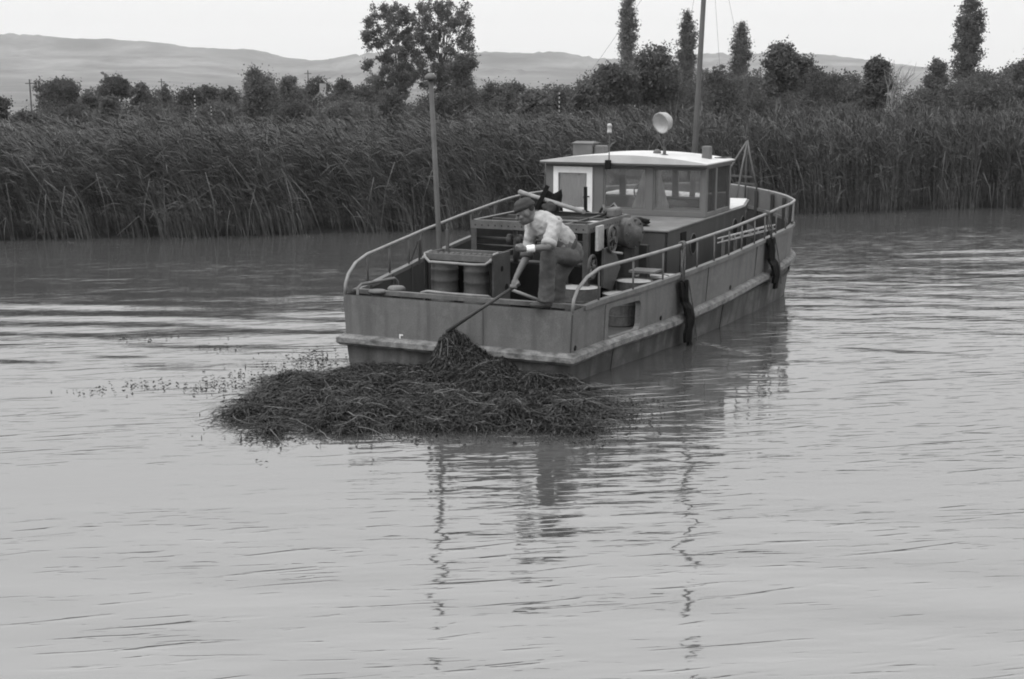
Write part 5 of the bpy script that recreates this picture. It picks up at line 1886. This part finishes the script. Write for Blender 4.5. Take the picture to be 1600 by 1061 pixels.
# ------------------------------------------------------------------ the heap of cut water weed
def weed():
    g = np.random.default_rng(77)
    WP = [(345, 655), (372, 640), (418, 622), (455, 600), (490, 592), (548, 580), (640, 580), (885, 602), (912, 612), (935, 634), (948, 658), (905, 674), (840, 679), (760, 674), (640, 672), (540, 676), (440, 676), (385, 668)]

    def gz(px, py):
        a, b = (px - W_PX / 2) / F_PX, (H_PX / 2 - py) / F_PX
        d = Vector((a, math.cos(PITCH) + b * math.sin(PITCH), -math.sin(PITCH) + b * math.cos(PITCH)))
        w = Vector((0, 0, CAM_H)) + d * (-CAM_H / d.z)
        return (w.x, w.y)
    poly = np.array([gz(*p) for p in WP])
    pk = boat_world((.06, -.12, 0))
    pit = Vector((*gz(822, 625), 0))
    lump = [(gz(*p), h, r) for p, h, r in (((705, 610), .06, .36), ((752, 585), .20, .17), ((690, 590), .10, .13), ((770, 608), .10, .36), ((860, 612), .07, .26), ((600, 640), .03, .4), ((470, 635), .05, .28), ((880, 650), .03, .3), ((690, 645), .04, .3))]

    for _ in range(34):
        lump.append((gz(g.uniform(400, 900), g.uniform(600, 668)), g.uniform(.03, .09) * (1 if g.random() < .7 else -1), g.uniform(.08, .18)))

    def inside(x, y):
        c = np.zeros(x.shape, bool)
        n = len(poly)
        dist = np.full(x.shape, 1e9)
        for i in range(n):
            x1, y1 = poly[i]
            x2, y2 = poly[(i + 1) % n]
            cond = ((y1 > y) != (y2 > y)) & (x < (x2 - x1) * (y - y1) / (y2 - y1 + 1e-12) + x1)
            c ^= cond
            L2 = (x2 - x1) ** 2 + (y2 - y1) ** 2
            t = np.clip(((x - x1) * (x2 - x1) + (y - y1) * (y2 - y1)) / L2, 0, 1)
            dist = np.minimum(dist, np.hypot(x - x1 - t * (x2 - x1), y - y1 - t * (y2 - y1)))
        return np.where(c, dist, -dist)

    def height(x, y):
        e = inside(x, y) + .10 * np.sin(x * 5.3 + 1.7 * np.sin(y * 4)) * np.sin(y * 6.1 + x) + .05 * np.sin(x * 13 + y * 9) + .04 * np.sin(x * 21 - y * 17)
        h = np.where(x > .5, .026, .032) * np.clip(e / .18, -1, 1) - .016
        h += .02 * (np.sin(x * 9 + 2 * np.sin(y * 7)) * np.sin(y * 11 + 1.5 * np.sin(x * 6)))
        dx, dy = x - pk.x, y - pk.y
        # steep heap against the stern, spreading to the right
        u = -(dx * math.sin(-BOAT_R) + dy * math.cos(-BOAT_R))
        v = dx * math.cos(BOAT_R) + dy * math.sin(BOAT_R)
        r = np.sqrt((np.where(v > 0, v * .62, v * 1.25)) ** 2 + (np.clip(u, -.3, 9) * 1.15) ** 2)
        h = np.maximum(h, .47 - .95 * r ** .75 + .05 * np.sin(x * 17 + 2 * np.sin(y * 13)) * np.sin(y * 19 + x * 5))
        for (c, hh, rr) in lump:
            h += hh * np.exp(-((x - c[0]) ** 2 + (y - c[1]) ** 2) / rr ** 2)
        h -= .20 * np.exp(-(((x - pit.x) / .2) ** 2 + ((y - pit.y) / .16) ** 2))
        return h
    # matted body of the heap
    x0, x1, y0, y1 = poly[:, 0].min() - .3, poly[:, 0].max() + .3, poly[:, 1].min() - .3, pk.y + .7
    xs, ys = np.arange(x0, x1, .035), np.arange(y0, y1, .035)
    X, Y = np.meshgrid(xs, ys)
    e = inside(X, Y)
    Hh = height(X, Y) - .02 + .032 * g.normal(size=X.shape)
    # stay outside the stern plate
    rx = (X - BOAT_O.x) * math.sin(-BOAT_R) + (Y - BOAT_O.y) * math.cos(-BOAT_R)
    Hh = np.where(rx > -.02, -.3, Hh)
    Hh = np.where(Hh < -.02, -.25, Hh)
    idx = np.arange(X.size).reshape(X.shape)
    F = np.stack([idx[:-1, :-1], idx[:-1, 1:], idx[1:, 1:], idx[1:, :-1]], -1).reshape(-1, 4)
    keep = (Hh.ravel()[F] > -.2).any(1)
    parts = [(np.stack([X, Y, Hh], -1).reshape(-1, 3), F[keep])]

    def surf(n):
        out = []
        while sum(len(o) for o in out) < n:
            x, y = g.uniform(x0, x1, 4 * n), g.uniform(y0, y1, 4 * n)
            h = height(x, y)
            w = (h > .0) & (((x - BOAT_O.x) * math.sin(-BOAT_R) + (y - BOAT_O.y) * math.cos(-BOAT_R)) < -.05)
            w &= g.random(4 * n) < np.clip(.30 + 2.2 * h, 0, 1)
            out.append(np.stack([x[w], y[w], h[w]], -1))
        return np.concatenate(out)[:n]
    # long stems lying every way
    n, k = 30000, 6
    P0 = surf(n)
    ang = g.uniform(0, 6.28, n)
    curl = g.normal(size=n) * 1.6
    L = g.uniform(.10, .5, n)
    t = np.linspace(0, 1, k)
    a = ang[:, None] + curl[:, None] * t[None, :]
    st = (L / (k - 1))[:, None]
    px = P0[:, 0:1] + np.concatenate([np.zeros((n, 1)), np.cumsum(np.cos(a[:, 1:]) * st, 1)], 1)
    py = P0[:, 1:2] + np.concatenate([np.zeros((n, 1)), np.cumsum(np.sin(a[:, 1:]) * st, 1)], 1)
    rxx = (px - BOAT_O.x) * math.sin(-BOAT_R) + (py - BOAT_O.y) * math.cos(-BOAT_R)
    over = np.maximum(rxx + .03, 0)
    px = px - over * math.sin(-BOAT_R)
    py = py - over * math.cos(-BOAT_R)
    arch = g.uniform(.0, .075, n)[:, None] * np.sin(math.pi * t)[None, :] + g.uniform(.0, .04, n)[:, None]
    pz = np.maximum(height(px, py), .0) + arch
    C = np.stack([px, py, pz], -1)
    tw = g.uniform(-.9, .9, (n, 1))
    ac = np.stack([-np.sin(a) * np.cos(tw), np.cos(a) * np.cos(tw), np.broadcast_to(np.sin(tw), a.shape)], -1)
    parts.append(strips(C, ac, (np.array([.004, .006, .006, .0055, .005, .002]))[None, :] * g.uniform(.6, 1.5, n)[:, None]))
    # small whorled leaves
    m = 22000
    Q = surf(m)
    Q[:, 2] = np.maximum(Q[:, 2], 0) + g.uniform(-.005, .06, m)
    u_ = g.normal(size=(m, 3))
    u_ /= np.linalg.norm(u_, axis=1)[:, None]
    w_ = np.cross(u_, g.normal(size=(m, 3)))
    w_ /= np.linalg.norm(w_, axis=1)[:, None]
    s = g.uniform(.008, .022, m)[:, None]
    V = np.stack([Q - u_ * s, Q + w_ * s * .35, Q + u_ * s, Q - w_ * s * .35], 1).reshape(-1, 3)
    parts.append((V, np.arange(m * 4).reshape(m, 4)))
    n_dark = sum(len(f) for v, f in parts)
    # longer pale stems and roots turned up in the tangle
    n2, k2 = 1000, 8
    P2 = surf(n2)
    a2 = g.uniform(0, 6.28, n2)[:, None] + (g.normal(size=n2) * 2.0)[:, None] * np.linspace(0, 1, k2)[None, :] + np.cumsum(g.normal(size=(n2, k2)) * .25, 1)
    st2 = (g.uniform(.12, .75, n2) ** 1.0 / (k2 - 1))[:, None]
    qx = P2[:, 0:1] + np.cumsum(np.cos(a2) * st2, 1)
    qy = P2[:, 1:2] + np.cumsum(np.sin(a2) * st2, 1)
    rx2 = np.maximum((qx - BOAT_O.x) * math.sin(-BOAT_R) + (qy - BOAT_O.y) * math.cos(-BOAT_R) + .05, 0)
    qx, qy = qx - rx2 * math.sin(-BOAT_R), qy - rx2 * math.cos(-BOAT_R)
    qz = np.maximum(height(qx, qy), .0) + .045 + g.uniform(.0, .06, n2)[:, None] * np.sin(math.pi * np.linspace(0, 1, k2))[None, :]
    ac2 = np.stack([-np.sin(a2) * .8, np.cos(a2) * .8, np.full_like(a2, .6)], -1)
    parts.append(strips(np.stack([qx, qy, qz], -1), ac2, np.array([.003, .0055, .006, .006, .0055, .005, .004, .002])[None, :] * g.uniform(.6, 1.3, n2)[:, None]))
    V, F = join(parts)
    o = np_mesh('water_weed', V, F, M['weed'])
    o.data.materials.append(M['stem'])
    mi = np.zeros(len(F), dtype=np.int32)
    mi[n_dark:] = 1
    o.data.polygons.foreach_set('material_index', mi)
    setp(o, 'tangled heap of cut water weed floating at the stern', 'weed', kind='stuff')
    # loose bits adrift
    parts = []
    spots = [((470, 578), 60, 22, 200), ((400, 600), 75, 18, 220), ((330, 605), 40, 8, 60), ((230, 602), 70, 8, 60), ((140, 614), 40, 5, 25), ((500, 560), 40, 12, 90), ((420, 690), 60, 12, 40),
             ((980, 655), 45, 18, 130), ((985, 628), 50, 12, 70), ((930, 690), 60, 10, 40), ((700, 690), 160, 6, 40), ((240, 530), 60, 5, 26), ((380, 650), 30, 14, 90), ((410, 725), 6, 4, 3), ((900, 690), 80, 8, 30), ((340, 545), 50, 7, 24)]
    for (c, sx, sy, n) in spots:
        q = np.array([gz(c[0] + g.normal() * sx * .6, min(1050, c[1] + g.normal() * sy * .6)) for _ in range(n)])
        ang = g.uniform(0, 6.28, n)
        L = g.uniform(.012, .05, n)
        t = np.linspace(-1, 1, 4)
        a = ang[:, None] + g.normal(size=n)[:, None] * 1.2 * t[None, :]
        C = np.stack([q[:, 0:1] + np.cos(a) * L[:, None] * t[None, :] * .6, q[:, 1:2] + np.sin(a) * L[:, None] * t[None, :] * .6, np.full((n, 4), .010) + .018 * g.random((n, 1)) * (1 - t[None, :] ** 2)], -1)
        ac = np.stack([-np.sin(a) * .7, np.cos(a) * .7, np.full_like(a, .7)], -1)
        parts.append(strips(C, ac, np.array([.003, .014, .014, .003])[None, :] * g.uniform(.5, 1.5, n)[:, None]))
    V, F = join(parts)
    o = np_mesh('floating_weed_bits', V, F, M['weed'])
    setp(o, 'loose bits of weed drifting on the water round the heap', 'weed', kind='stuff')


M['stem'] = mat('pale_weed_stem', 0.10, 0.6, 0.4, 6, 0.3, 30, spec=0.2)
weed()

# a thread of foam trailing from the long fender
def foam():
    g = np.random.default_rng(91)
    n = 46
    t = g.random(n) ** 1.4
    a, b = boat_world((1.90, 2.78, 0)), boat_world((2.75, 2.35, 0))
    P = np.stack([a.x + (b.x - a.x) * t + g.normal(size=n) * .03, a.y + (b.y - a.y) * t + g.normal(size=n) * .035 * (1 + t), np.full(n, .012)], -1)
    ang = g.uniform(-.4, .4, n)
    L = g.uniform(.015, .06, n)
    d = np.stack([np.cos(ang), np.sin(ang), np.zeros(n)], -1) * L[:, None]
    C = np.stack([P - d, P, P + d], 1)
    ac = np.stack([-np.sin(ang), np.cos(ang), np.zeros(n)], -1)
    V, F = strips(C, ac, np.array([.002, .010, .002])[None, :] * g.uniform(.5, 1.3, n)[:, None])
    setp(np_mesh('foam', V, F, M['kegtop']), 'thin line of white foam trailing from the long fender', 'foam', kind='stuff')


foam()
